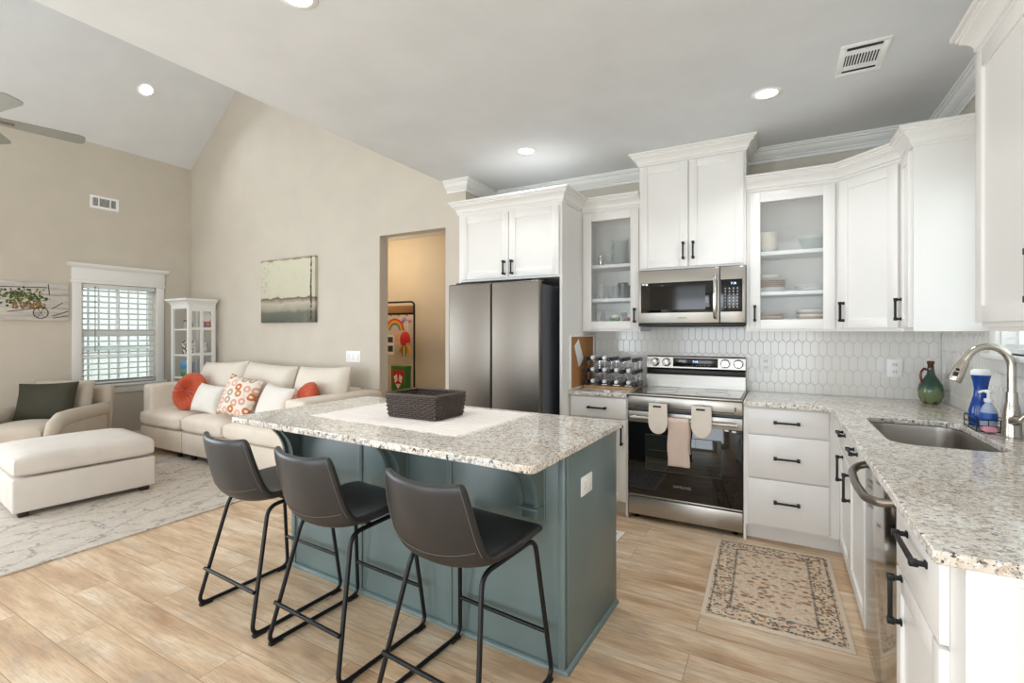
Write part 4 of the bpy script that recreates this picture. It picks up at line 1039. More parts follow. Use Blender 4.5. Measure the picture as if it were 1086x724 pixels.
# display cabinet in the corner
CX0, CX1, CY0, CY1, CZ = -6.70, -6.31, 3.235, 3.565, 1.70
t = thing('display_cabinet', 'white glass display cabinet with crown top in the corner behind the sofa', 'cabinet', ((CX0 + CX1) / 2, (CY0 + CY1) / 2, 0), world=True)
m = MB(); p = .032
for x in (CX0, CX1 - p):
    for y in (CY0, CY1 - p): m.box(x, x + p, y, y + p, 0, CZ, .003)
m.box(CX0 + p, CX1 - p, CY0, CY0 + .02, .0, .1); m.box(CX1 - .02, CX1, CY0 + p, CY1 - p, 0, .1)
m.box(CX0 + .004, CX1 - .004, CY0 + .004, CY1 - .004, .1, .125); m.box(CX0 + .004, CX1 - .004, CY0 + .004, CY1 - .004, CZ - .05, CZ)
m.build('frame', M['trim'], t)
m = MB(); m.box(CX0 + .01, CX0 + .02, CY0 + p, CY1 - p, .125, CZ - .05); m.build('glass_side', M['pane'], t)
for z in (.42, .8, 1.08, 1.40):
    m = MB(); m.box(CX0 + .024, CX1 - .026, CY0 + .02, CY1 - .02, z - .018, z, .002); m.build('shelf', M['trim'], t)
m = MB(); yc = (CY0 + CY1) / 2
m.box(CX1 - .02, CX1, CY0 + p, CY0 + p + .012, .1, CZ - .05); m.box(CX1 - .02, CX1 - .001, yc - .016, yc + .016, .1, CZ - .05); m.box(CX1 - .02, CX1, CY1 - p - .012, CY1 - p, .1, CZ - .05)
for z in (.1, .41, .79, 1.07, 1.39, CZ - .08): m.box(CX1 - .019, CX1 - .0015, CY0 + p, CY1 - p, z, z + .03)
dr = m.build('door', M['trim'], t)
m = MB(); m.box(CX1 - .012, CX1 - .009, CY0 + p + .012, CY1 - p - .012, .13, CZ - .08); m.build('glass_pane', M['pane'], dr)
m = MB(); m.sweep([(CX0, CY1), (CX0, CY0), (CX1, CY0), (CX1, CY1)], [(-.03, CZ), (.004, CZ), (.012, CZ + .02), (.035, CZ + .045), (.05, CZ + .05), (.05, CZ + .075), (-.03, CZ + .075)])
m.box(CX0 + .0, CX1 - .0, CY0 + .0, CY1, CZ + .001, CZ + .07); m.build('crown', M['trim'], t, 30)
def bookthing(name, label, x0, x1, y0, y1, z0, z1, cover, grp=None, cat='book', extra=None):
    t = thing(name, label, cat, ((x0 + x1) / 2, (y0 + y1) / 2, z0), world=True, group=grp)
    m = MB(); m.box(x0, x1, y0, y0 + .003, z0, z1); m.box(x0, x1, y1 - .003, y1, z0, z1); m.box(x0, x0 + .003, y0 + .003, y1 - .003, z0, z1); m.build('cover', cover, t)
    m = MB(); m.box(x0 + .003, x1 - .004, y0 + .003, y1 - .003, z0 + .004, z1 - .004); m.build('pages', M['paper'], t); return t
def scroll():
    n = NT('black_scroll_print'); w = n.n('ShaderNodeTexVoronoi', feature='SMOOTH_F1', voronoi_dimensions='2D'); n.link(n.mapping((26, 26, 26), rot=(R(-90), 0, 0)), w.inputs['Vector']); w.inputs['Scale'].default_value = 1
    n.set(n.ramp(w.outputs['Distance'], [(.3, 'DAD6CF'), (.42, '1D1B1A'), (.55, '1D1B1A'), (.62, 'C9C5BE')]), .6); return n.m
bookthing('picture_box', 'black and white scroll-patterned album on the middle cabinet shelf', CX0 + .05, CX0 + .3, 3.34, 3.38, 1.0801, 1.255, scroll(), cat='album')
def land():
    n = NT('landscape_book_cover'); x, y, z = n.xyz(); n.set(n.ramp(n.math('MULTIPLY_ADD', z, 4.2, n.math('MULTIPLY', n.noise(14, 3), .25)), [(.2, '2E6B3A'), (.45, '6FA06A'), (.6, '2F77B5'), (1, '79B6E3')]), .4); return n.m
bookthing('picture_book', 'blue and green landscape-covered book on the lower cabinet shelf', CX0 + .075, CX0 + .3, 3.31, 3.33, .8001, 1.0, land())
bookthing('picture_book', 'dark blue book standing behind the landscape book', CX0 + .04, CX0 + .26, 3.36, 3.385, .8001, .985, M['blue'])
def bottle(name, label, c, prof, mat, cat, parts=(), n=18):
    t = thing(name, label, cat, c); m = MB(); m.lathe(prof, n=n); m.build('body', mat, t, 50)
    for nm, pr, mt in parts: m = MB(); m.lathe(pr, n=n); m.build(nm, mt, t, 50)
    return t
bottle('glass_jar', 'small clear glass jar with dark lid on the top cabinet shelf', (CX1 - .24, 3.33, 1.4001), [(.0, 0), (.026, 0), (.028, .01), (.028, .07), (.02, .085), (.02, .095)], M['ware'], 'jar', [('lid', [(0, .095), (.022, .095), (.022, .112), (0, .112)], M['darkgrey'])])
bottle('green_vase', 'small green vase on the top cabinet shelf', (CX1 - .14, 3.33, 1.4001), [(0, 0), (.022, 0), (.032, .03), (.03, .07), (.018, .1), (.022, .12)], M['green'], 'vase')
t = thing('toy_box', 'red and blue printed box behind the cabinet door on the top shelf', 'box', (CX1 - .07, 3.48, 1.4001))
m = MB(); m.box(-.03, .03, -.045, .045, 0, .09, .002); m.build('body', M['red'], t); m = MB(); m.box(.0302, .031, -.045, .0, .012, .05); m.box(.0302, .031, .01, .04, .005, .035); m.build('print', M['blue'], t); m = MB(); m.lathe([(.0, .0305), (.016, .0305), (.016, .0312), (0, .0312)], n=16); m.bm.transform(Matrix.Translation((0, .012, .06)) @ Matrix.Rotation(R(90), 4, 'Y')); m.build('badge', M['orangep'], t)
t = thing('white_plate', 'round white plate leaning above the red box inside the display cabinet', 'plate', (CX1 - .055, 3.475, 1.4905)); m = MB(Matrix.Translation((0, 0, .062)) @ Matrix.Rotation(R(84), 4, 'Y')); m.lathe([(0, 0), (.04, 0), (.062, .006), (.06, .008), (.04, .003), (0, .003)], n=28); m.build('plate', M['ceramicw'], t, 40)
t = thing('bird_figurine', 'white long-necked bird figurine on the middle cabinet shelf', 'figurine', (CX1 - .075, 3.46, 1.0801)); m = MB(); m.lathe([(0, 0), (.02, 0), (.022, .006), (.006, .014), (.006, .02)], n=14)
m.tube([(0, -.03, .035), (0, -.012, .045), (0, .01, .05), (0, .02, .07), (0, .016, .1), (0, .012, .125), (0, .02, .142), (0, .03, .144)], [.004, .02, .026, .016, .009, .008, .011, .004], 12); m.build('body', M['ceramicw'], t, 60); m = MB(); m.tube([(0, .028, .144), (0, .046, .138)], [.004, .001], 8); m.build('beak', M['ink'], t)

# ------------------------------------------------------------------ wall pictures, switch, vents
t = thing('abstract_painting', 'square abstract landscape canvas in cream and grey over the sofa', 'painting', (-4.93, YG - .001, 1.47), world=True)
def abstract():
    n = NT('abstract_canvas_paint'); x, y, z = n.xyz()
    zz = n.math('ADD', z, n.math('MULTIPLY', n.math('SUBTRACT', n.noise(7, 5, .65), .5), .1)); zn = n.math('DIVIDE', zz, .73)
    c = n.ramp(zn, [(0, '55574C'), (.16, '6A6C60'), (.2, '9A9484'), (.3, 'BDB4A0'), (.36, '8B7F6D'), (.385, '5B4B3B'), (.4, 'C9C4AC'), (.46, 'CBC7B0'), (.97, 'D2CEB8'), (1, '8C7A5E')])
    vx = n.math('ADD', x, n.math('MULTIPLY', n.math('SUBTRACT', n.noise(9, 3), .5), .03))
    st = n.math('MULTIPLY', n.math('GREATER_THAN', vx, .395), n.math('LESS_THAN', vx, .425)); c = n.mix(n.math('MULTIPLY', st, n.ramp(n.noise(24, 3), [(.35, .2), (.55, 1.0)])), c, '4B2F20')
    dt = n.math('MULTIPLY', n.math('MULTIPLY', n.math('LESS_THAN', x, -.33), n.math('GREATER_THAN', z, .33)), n.ramp(n.voro(36, n.mapping((1.6, 1, 1))), [(.2, 1.0), (.28, 0.0)]))
    c = n.mix(dt, c, '4A4238'); c = n.mix(n.ramp(n.noise(5, 5, .7), [(.55, 0.0), (.75, .35)]), c, 'A89A7E'); n.set(c, .6); n.bump(n.noise(90, 4), .3, .002); return n.m
m = MB(); m.box(-5.41, -4.46, YG - .035, YG - .001, 1.47, 2.205, .003); m.build('canvas', abstract(), t)
t = thing('wagon_picture', 'weathered plank picture of a flower wagon, left of the window', 'picture', (XL, 1.85, 1.485), world=True)
fw = frame((XL, 1.85, 1.485), (0, 1, 0), (1, 0, 0))
n = NT('whitewashed_planks'); f = n.noise(1, 4, .65, vec=n.mapping((1, 3, 30))); n.set(n.ramp(f, [(.3, 'A9A198'), (.5, 'CFC9C1'), (.75, 'DAD5CE')]), .8); n.bump(f, .2); wp = n.m
m = MB(fw)
for k in range(3): m.box(-.47, .472, .001, .022, k * .139, k * .139 + .1365, .002)
m.build('planks', wp, t)
m = MB(fw)
for cx, cz, r in ((-.2, .145, .072), (.24, .085, .06)):
    m.tube([(cx + r * math.cos(a * math.pi / 14), .0235, cz + r * math.sin(a * math.pi / 14)) for a in range(28)], .0042, 5, True)
    for a in range(6): m.tube([(cx, .0232, cz), (cx + r * math.cos(a * math.pi / 3), .0232, cz + r * math.sin(a * math.pi / 3))], .0016, 4)
for a, b in (((-.28, .34), (.29, .36)), ((-.24, .4), (-.25, .28)), ((.3, .4), (.31, .28)), ((.33, .05), (.47, .11)), ((.34, .03), (.47, .06)), ((-.46, .33), (-.2, .22)), ((-.3, .31), (-.1, .24)), ((.33, .13), (.42, .2)), ((-.02, .09), (.18, .13))): m.tube([(a[0], .0235, a[1]), (b[0], .0235, b[1])], .0038, 5)
m.build('wagon_drawing', M['ink'], t)
for mt, nm, k0, cols in ((plain('painted_foliage', '5C6B3C', .8), 'foliage', 150, 0), (plain('painted_dark_foliage', '3E4A2A', .8), 'dark_foliage', 90, 1), (plain('painted_blossoms', 'B9AE6A', .8), 'blossoms', 50, 2), (plain('painted_wagon_box', '8A6B42', .8), 'wagon_box', 55, 3)):
    m = MB(fw)
    for k in range(k0):
        u = random.gauss(.08, .1) if cols < 3 else random.uniform(.02, .28); v = random.gauss(.25, .045) if cols < 3 else random.uniform(.13, .2)
        if not (-.14 < u < .33 and .12 < v < .36): continue
        r = random.uniform(.006, .016) * (.5 if cols == 2 else 1); m.lathe([(r, 0), (r * .7, .0008 + .0002 * cols), (0, .001 + .0002 * cols)], n=6); vs = list(m.bm.verts)[-13:]
        mm = fw @ Matrix.Translation((u, .0222, v)) @ Matrix.Rotation(R(-90), 4, 'X') @ fw.inverted()
        for q in vs: q.co = mm @ q.co
    m.build(nm, mt, t, smooth=False)
t = thing('light_switch', 'white three-gang switch plate on the gable wall above the sofa', 'light switch', (-3.9, YG - .001, 1.105))
m = MB(); m.box(-.105, .105, -.006, 0, -.058, .058, .002); m.build('plate', M['white'], t)
for x in (-.066, 0, .066):
    m = MB(); m.box(x - .017, x + .017, -.009, -.005, -.034, .034, .001); m.build('rocker', M['trim'], t)
for x, lb in ((-.083, 'white outlet on the tiles just right of the range'), (.691, 'white outlet on the tiles left of the green jug')):
    t = thing('electrical_outlet', lb, 'outlet', (x, YB - .0088, 1.12), group='outlets on the tile backsplash')
    m = MB(); m.box(-.042, .042, -.005, 0, -.06, .06, .002); m.build('plate', M['white'], t)
    for z in (-.024, .024):
        m = MB(); m.box(-.016, .016, -.0072, -.0045, z - .015, z + .015, .002); so = m.build('socket', M['trim'], t)
        m = MB(); m.box(-.008, -.005, -.0076, -.007, z - .004, z + .006); m.box(.005, .008, -.0076, -.007, z - .004, z + .006); m.build('slots', M['ink'], so)
def vent(label, loc, mt, w, h, cat='vent', split=False):
    t = thing('air_vent', label, cat, loc[:3]); m = MB(mt); b = .028
    m.box(-w / 2, w / 2, 0, .006, -h / 2, -h / 2 + b, .002); m.box(-w / 2, w / 2, 0, .006, h / 2 - b, h / 2, .002); m.box(-w / 2, -w / 2 + b, 0, .006, -h / 2 + b, h / 2 - b, .002); m.box(w / 2 - b, w / 2, 0, .006, -h / 2 + b, h / 2 - b, .002)
    if split:
        for x in (-w * .2, w * .2): m.box(x - .006, x + .006, 0, .006, -h / 2 + b, h / 2 - b)
    else:
        for z in (-h * .2, h * .2): m.box(-w / 2 + b, w / 2 - b, 0, .0055, z - .005, z + .005)
    m.build('frame', M['white'], t)
    m = MB(mt); m.box(-w / 2 + b, w / 2 - b, .0003, .0012, -h / 2 + b, h / 2 - b); m.build('backing', M['ink'], t)
    m = MB(mt)
    if split:
        for z in [(-h / 2 + b) + .012 * k for k in range(int((h - 2 * b) / .012) + 1)]: m.box(-w / 2 + b, w / 2 - b, .0013, .004, z, z + .0035)
    else:
        for k in range(12): x = -w / 2 + b + .006 + (w - 2 * b) * k / 12; m.box(x, x + .0045, .0013, .005, -h * .175, h * .195)
        for k in range(4):
            z = h * .22 + .009 * k
            if z < h / 2 - b - .004: m.box(-w / 2 + b, w / 2 - b, .0013, .005, z, z + .0045)
            z = -h * .21 - .008 * k
            if z > -h / 2 + b + .004: m.box(-w / 2 + b, w / 2 - b, .0013, .005, z - .0065, z)
    m.build('louvres', M['white'], t); return t
mt = Matrix(((0, 0, 1, 0), (1, 0, 0, 0), (0, -1, 0, 0), (0, 0, 0, 1)))   # for a ceiling face: local y points down
mt = Matrix(((1, 0, 0, 0), (0, 0, 1, 0), (0, -1, 0, -.0005), (0, 0, 0, 1)))
vent('white rectangular air vent in the kitchen ceiling', (.365, 2.955, ZC), mt, .2, .32)
vent('white louvred air vent high on the left living room wall', (XL, 2.66, 2.885), frame((.0005, 0, 0), (0, 1, 0), (1, 0, 0)), .28, .15, split=True)

# recessed lights
def downlight(label, loc, nrm=(0, 0, -1), r=.078, power=None):
    t = thing('recessed_light', label, 'ceiling light', loc, group='recessed ceiling lights')
    q = Vector((0, 0, 1)).rotation_difference(Vector(nrm)).to_matrix().to_4x4()
    m = MB(q); m.lathe([(r - .022, .001), (r - .02, .004), (r, .003), (r + .002, .0005)], n=36); m.build('trim_ring', M['white'], t, 50)
    m = MB(q); m.lathe([(0, .0035), (r - .024, .003), (r - .022, .0008)], n=36); m.build('lens', M['lamp'], t, 50)
    l = bpy.data.lights.new('downlight_beam', 'AREA'); l.shape = 'DISK'; l.size = .1; l.energy = LAMP_W if power is None else power; l.color = LAMP_COL; l.spread = R(125)
    o = bpy.data.objects.new('downlight_beam', l); COL.objects.link(o); o.parent = t; o.matrix_local = q @ Matrix.Translation((0, 0, .012)) @ Matrix.Rotation(R(180), 4, 'X')
    return t
downlight('round recessed light in the kitchen ceiling left of centre, above the refrigerator', (-1.676, 3.255, ZC))
downlight('round recessed light in the kitchen ceiling nearest the ceiling vent', (-.059, 3.138, ZC))
downlight('round recessed light cut by the top edge of the picture', (-1.725, 1.30, ZC))
nl = Vector((SL, 0, -1)).normalized()
downlight('round recessed light in the sloped living room ceiling', (-6.298, 2.784, ZE + SL * (-6.298 - XL) - .001), nl, .085)
for x, y in ((-1.7, -.6), (-.06, -.6)): downlight('added unseen recessed light in the kitchen ceiling behind the viewer', (x, y, ZC))  # unseen lights added to brighten the floor and counters
for x, y in ((-6.298, .6), (-6.298, -1.2)): downlight('added unseen recessed light in the sloped ceiling outside the picture', (x, y, ZE + SL * (x - XL) - .001), nl, .085)  # more unseen lights, added to brighten the living room side
# hallway lamp
l = bpy.data.lights.new('hall_lamp', 'POINT'); l.energy = 20; l.color = (1, .82, .6); l.shadow_soft_size = .06
o = bpy.data.objects.new('hall_lamp', l); COL.objects.link(o); o.location = (-4.45, 4.15, 2.35)

# ceiling fan
FH = (-5.33, 1.19, 3.0)
t = thing('ceiling_fan', 'grey five-bladed ceiling fan hanging from the vaulted living room ceiling', 'ceiling fan', FH)
m = MB(); m.lathe([(0, -.08), (.06, -.075), (.095, -.045), (.1, 0), (.095, .05), (.06, .075), (.02, .085)], n=28); m.build('motor_housing', M['nickel'], t, 50)
zr = ZE + SL * (FH[0] - XL) if FH[0] < XRG else ZC + SL * (XF - FH[0])
m = MB(); m.tube([(0, 0, .08), (0, 0, zr - FH[2] - .06)], .013, 12); m.build('downrod', M['nickel'], t, 50)
m = MB(); m.lathe([(.02, 0), (.06, .015), (.07, .05), (.07, .2)], (0, 0, zr - FH[2] - .13), 24); m.build('canopy', M['nickel'], t, 50)
for k in range(5):
    a = R(78 + 72 * k); mt = Matrix.Rotation(a, 4, 'Z') @ Matrix.Rotation(R(-13), 4, 'X')
    m = MB(mt); m.prism([(.16, -.05), (.2, -.056), (.62, -.068), (.655, -.055), (.665, -.03), (.665, .03), (.655, .055), (.62, .068), (.2, .056), (.16, .05)], -.004, .004); b = m.build('blade', plain('grey_fan_blade', '8B8A80', .5) if k == 0 else bpy.data.materials['grey_fan_blade'], t)
    m = MB(mt); m.box(.08, .24, -.02, .02, -.0095, -.0042, .002); m.build('blade_iron', M['nickel'], b)

# ------------------------------------------------------------------ counter things
# cutting board, bottle rack and bottles
o = MB(); o.box(-1.395, -.985, 3.735, 4.03, .9143, .932, .004); o = solo(o.build('cutting_board', M['boardwood']), (-1.19, 3.88, .9143)); tag(o, 'pale wooden board under the dark bottle rack', 'cutting board')
t = thing('bottle_rack', 'dark wood and metal bottle rack of fifteen slots on the pale board', 'rack', (-1.19, 3.88, .9323), world=True)
cols = [-1.365 + .0975 * k for k in range(5)]; rowz = [.958, 1.052, 1.146]
for x in cols:
    for z in rowz:
        m = MB(); m.box(x - .0125, x + .0125, 3.69, 3.94, z - .0145, z + .0145, .003); m.box(x - .0095, x + .0095, 3.745, 3.93, z - .0255, z - .0145) if z < 1 else None; m.build('block', M['espresso'], t)
m = MB()
for x in cols:
    for y in (3.77, 3.90): m.box(x - .002, x + .002, y - .008, y + .008, rowz[0] - .0187, rowz[2])
for z in rowz:
    for y in (3.77, 3.90): m.box(cols[0], cols[-1], y - .0075, y + .0075, z - .0187, z - .0163)
m.build('metal_bars', M['chrome'], t)
def rackbottle(x, z, lb):
    t = thing('water_bottle', lb, 'bottle', (x, 3.735, z), group='clear bottles lying in the rack')
    q = Matrix.Rotation(R(-90), 4, 'X')
    m = MB(q); m.lathe([(0, .02), (.013, .02), (.014, .03), (.026, .05), (.0272, .06), (.0272, .23), (.025, .24), (0, .24)], n=18); m.build('body', M['bottleglass'], t, 50)
    m = MB(q); m.lathe([(0, -.012), (.0145, -.012), (.016, -.008), (.016, .02), (0, .021)], n=18); m.build('cap', M['white'], t, 50)
    return t
pos = [(0, 2), (1, 2), (0, 1), (1, 1), (2, 1), (3, 1), (0, 0), (1, 0), (2, 0), (3, 0)]
ordn = ['first', 'second', 'third', 'fourth']
for c, r in pos:
    x = (cols[c] + cols[c + 1]) / 2; z = rowz[r] + .0115
    rackbottle(x, z, 'clear bottle with white cap, %s from the left in the %s row of the rack' % (ordn[c], ('bottom', 'middle', 'top')[r]))
t = thing('cork_board', 'white-framed cork board fixed on the cabinet panel above the left counter', 'cork board', (-1.4265, 3.78, .93), world=True)
fm = frame((-1.4268, 0, 0), (0, 1, 0), (1, 0, 0)); y0, y1, z0, z1 = 3.525, 4.045, .921, 1.325; b = .018
m = MB(fm); m.box(y0, y1, 0, .004, z0, z1); m.build('cork', M['cork'], t)
m = MB(fm); m.box(y0 - b, y0, 0, .012, z0 - .005, z1 + b, .002); m.box(y1, y1 + b, 0, .012, z0 - .005, z1 + b, .002); m.box(y0, y1, 0, .012, z1, z1 + b, .002); m.box(y0, y1, 0, .012, z0 - .005, z0, .002); m.build('frame', M['trim'], t)
t = thing('note_card', 'white folded paper card pinned at a slant on the cork board', 'card', (-1.4225, 3.69, 1.19))
mm = Matrix(((0, 0, 1, .0006), (1, 0, 0, 0), (0, 1, 0, 0), (0, 0, 0, 1)))
m = MB(mm @ Matrix.Rotation(R(30), 4, 'Z')); m.box(-.05, .05, -.1, .1, 0, .0012); m.build('sheet', M['paper'], t)
m = MB(mm @ Matrix.Translation((.012, .008, .0015)) @ Matrix.Rotation(R(34), 4, 'Z')); m.box(-.05, .05, -.1, .1, 0, .0012); m.build('sheet', M['white'], t)
# mitts and towel on the oven handle
hy = YF - .055
def mitt(x, lb):
    t = thing('oven_mitt', lb, 'oven mitt', (x, hy - .018, .752), group='oven mitts on the range')
    out = [(-.062, .115), (.062, .115), (.066, 0), (.066, -.015)] + [(.066 * math.cos(R(a)) if a > 0 else 0, -.015 - .085 * math.sin(R(a))) for a in range(10, 171, 10)] + [(-.066, -.015), (-.066, 0)]
    m = MB(Matrix(((1, 0, 0, 0), (0, 0, 1, -.014), (0, 1, 0, 0), (0, 0, 0, 1)))); m.prism(out, -.011, .011); o = m.build('mitt', M['mitt'], t, 50)
    bv = o.modifiers.new('soft', 'BEVEL'); bv.width = .008; bv.segments = 3; bv.limit_method = 'ANGLE'
    m = MB(); m.box(-.032, .024, -.0262, -.0252, .088, .1); lb2 = m.build('label_patch', M['ink'], t)
    m = MB(); m.tube([(-.02, -.014, .115), (-.012, -.014, .13), (0, -.014, .128), (.002, -.014, .114)], .0022, 6); m.build('hanging_loop', M['mitt'], t, 60)
    m = MB(); m.box(-.064, .064, -.0256, -.002, .108, .114, .002); m.build('hem', M['mitt'], t)
    return t
mitt(-.735, 'oatmeal oven mitt left of the pink towel on the oven handle')
mitt(-.45, 'oatmeal oven mitt right of the pink towel on the oven handle')
m = MB(); prof = []
wt = .072
def tf(u, v):
    x = (v - .5) * 2 * wt * (1 + .06 * max(0, u - .4)); L = .36 + .2 + .04; s = u * L
    if s < .33: y = hy - .0175 - .002 * math.sin(v * 9); z = .44 - .0 + s * (.755 - .44) / .33
    elif s < .37: a = (s - .33) / .04 * math.pi; y = hy - .0175 * math.cos(a); z = .755 + .0155 * math.sin(a)
    else: y = hy + .0175; z = .755 - (s - .37)
    return (-.6 + x + .003 * math.sin(z * 30), y + .0015 * math.sin(v * 14), z)
m.grid(tf, 40, 12); o = m.build('kitchen_towel', M['towel'], None, 70); sd = o.modifiers.new('thick', 'SOLIDIFY'); sd.thickness = .004; sd.offset = 0
solo(o, (-.6, hy, .44)); tag(o, 'blush pink towel hanging over the oven handle between the mitts', 'towel')
# green jug
t = thing('jug', 'green glazed stoneware jug with brown loop handle in the counter corner', 'jug', (.845, 3.95, .9145)); t.scale = (.82, .82, 1)
n = NT('green_drip_glaze'); x, y, z = n.xyz(); zz = n.math('ADD', z, n.math('MULTIPLY', n.math('SINE', n.math('MULTIPLY', n.math('ARCTAN2', y, x), 6)), .012))
c = n.ramp(n.math('DIVIDE', zz, .27), [(0, '5B4A30'), (.05, '7C8A62'), (.3, '6E7F5C'), (.4, '2F5648'), (.55, '2A4B42'), (.75, '31574C'), (.84, '4A2A1E'), (1, '5A2F22')]); n.set(n.mix(n.ramp(n.noise(30, 3), [(.55, 0.0), (.7, .4)]), c, '6B3A2A'), .12)
m = MB(); m.lathe([(0, 0), (.045, 0), (.062, .012), (.078, .05), (.08, .085), (.07, .12), (.045, .155), (.026, .185), (.02, .215), (.0195, .245), (.024, .252), (.024, .266), (.018, .268), (.015, .25), (0, .2)], n=32); m.build('body', n.m, t, 50)
m = MB(); m.tube([(-.018, -.008, .212), (-.045, -.018, .218), (-.062, -.024, .2), (-.066, -.026, .17), (-.06, -.024, .14), (-.052, -.021, .128)], [.009, .0085, .008, .008, .0085, .01], 10); m.build('handle', plain('brown_glaze', '6A2E1E', .15), t, 60)
# caddy with bottles
t = thing('sink_caddy', 'small black wire caddy holding bottles and sponge behind the sink', 'caddy', (.843, 3.03, .9145)); 
m = MB()
for z in (.006, .03, .058): m.tube([(x, y, z) for x, y in rrect(-.055, .05, -.115, .085, .012, 3)], .0022, 6, True)
for x, y in ((-.055, -.1), (-.055, 0), (-.055, .07), (.05, -.1), (.05, .07), (-.02, -.115), (.02, -.115), (0, .085)): m.tube([(x, y, 0.0023), (x, y, .06)], .002, 6)
for x in (-.035, -.012, .012, .035): m.tube([(x, -.115, .006), (x, .085, .006)], .0016, 6)
m.build('wire_frame', M['black'], t, 60)
t = thing('dish_soap_bottle', 'blue dish soap squeeze bottle with white cap in the wire caddy', 'bottle', (.8405, 3.072, .9225))
m = MB(); m.lathe([(0, 0), (.038, 0), (.043, .006), (.046, .04), (.044, .075), (.036, .11), (.027, .145), (.025, .175), (.03, .21), (.037, .24)], n=28, sy=.7, sx=1); m.build('body', glass('blue_liquid_bottle', '1A4796', .95, .08), t, 50)
m = MB(); m.lathe([(.037, .2405), (.039, .247), (.036, .262), (.026, .268), (0, .268)], n=28, sy=.7); m.build('cap', M['white'], t, 50)
t = thing('hand_soap_bottle', 'clear hand soap bottle with white pump in the wire caddy', 'bottle', (.84, 2.975, .9225))
m = MB(); m.lathe([(0, 0), (.03, 0), (.034, .006), (.037, .05), (.034, .085), (.022, .108), (.014, .118), (.014, .124)], n=24, sx=.85); m.build('body', glass('clear_soap_bottle', 'CFD9EE', .62, .06), t, 50)
m = MB(); m.lathe([(.0345, .03), (.0375, .05), (.0353, .075), (.0345, .078)], n=24, sx=.86); m.build('label_band', M['blue'], t, 50)
m = MB(); m.lathe([(.015, .1245), (.016, .126), (.016, .14), (.006, .143), (.006, .165), (.013, .167), (.013, .18), (0, .182)], n=18); m.tube([(0, 0, .174), (-.02, -.0, .174), (-.034, 0, .166)], .0055, 8); m.build('pump', M['white'], t, 50)
o = MB(); o.box(-.03, .02, -.028, .028, 0, .022, .006); o = o.build('sponge', M['pink'], None, 50); o.location = (.828, 2.898 + .055 * 0 + .012, .9225); o.scale = (.9, .8, 1); tag(o, 'pink sponge lying in the wire caddy', 'sponge')
t = thing('cleaner_bottle', 'blue labelled bottle just right of the faucet, by the window sill', 'bottle', (.895, 2.62, .9145))
m = MB(); m.lathe([(0, 0), (.028, 0), (.03, .006), (.03, .1), (.018, .125), (.012, .135)], n=20); m.build('body', M['white'], t, 50); m = MB(); m.lathe([(.0304, .02), (.0306, .022), (.0306, .09), (.0304, .092)], n=20); m.build('label_band', M['blue'], t, 50)
m = MB(); m.lathe([(.013, .135), (.014, .137), (.014, .155), (0, .157)], n=16); m.build('cap', M['blue'], t, 50)

# ------------------------------------------------------------------ dishes behind the glass doors
def ware(name, label, cat, c, prof, mat, grp, n=20): m = MB(); m.lathe(prof, n=n); o = m.build(name, mat, None, 50); o.location = c; return tag(o, label, cat, grp)
def bowlp(r, h): return [(0, 0), (r * .5, 0), (r * .55, .004), (r * .9, h * .55), (r, h), (r - .004, h), (r * .86, h * .55), (r * .5, .008), (0, .008)]
def platep(r, h=.014): return [(0, 0), (r * .6, 0), (r * .64, .003), (r, h), (r, h + .003), (r * .66, .006), (0, .005)]
def cupp(r0, r1, h, t=.0025): return [(0, 0), (r0, 0), (r1, h), (r1 - t, h), (r0 - t, .006), (0, .006)]
levels = ['lowest', 'second', 'third', 'fourth', 'fifth', 'topmost']
z0 = 1.9285
for k in range(6): ware('bowl', 'cream bowl, %s of the stack at left on the top shelf' % levels[k], 'bowl', (-.075, 3.93, z0 + k * .0165), bowlp(.075, .062), M['ceramic'], 'cream bowls stacked on the top shelf')
ware('bowl', 'large ridged clear glass bowl at right on the top shelf', 'bowl', (.215, 3.94, z0), [(0, 0), (.05, 0), (.055, .006), (.075, .03), (.072, .04), (.085, .055), (.081, .066), (.092, .08), (.089, .09), (.097, .105), (.093, .105), (.05, .01), (0, .01)], M['ware'], None)
z1 = 1.6485
for k in range(6): ware('plate', '%s, %s of the left pile on the middle shelf' % ('white plate' if k in (0, 1) else 'tan-edged plate', levels[k]), 'plate', (-.055, 3.94, z1 + k * .0135), platep(.105), M['ceramicw'] if k in (0, 1) else M['ceramict'], 'dinner plates on the middle shelf')
ware('bowl', 'white shallow bowl resting on top of the left plate pile', 'bowl', (-.065, 3.94, z1 + .0865), bowlp(.085, .035), M['ceramicw'], None)
for k in range(3): ware('plate', 'white platter, %s of the three at right on the middle shelf' % ('lowest', 'middle', 'topmost')[k], 'plate', (.21, 3.955, z1 + k * .012), platep(.105), M['ceramicw'], 'white platters on the middle shelf')
z2 = 1.4305
for k in range(5): ware('plate', 'tan salad plate, %s of the left pile on the cabinet floor' % (levels[k] if k < 4 else 'topmost'), 'plate', (-.055, 3.94, z2 + .001 + k * .0135), platep(.1, .016), M['ceramict'] if k % 2 else M['ceramic'], 'salad plates on the cabinet floor')
for k in range(4): ware('bowl', 'tan-rimmed shallow bowl, %s of the right pile on the cabinet floor' % ('lowest', 'second', 'third', 'topmost')[k], 'bowl', (.205, 3.955, z2 + .001 + k * .016), bowlp(.095, .04), M['ceramict'] if k % 2 == 0 else M['ceramicw'], 'shallow bowls on the cabinet floor')
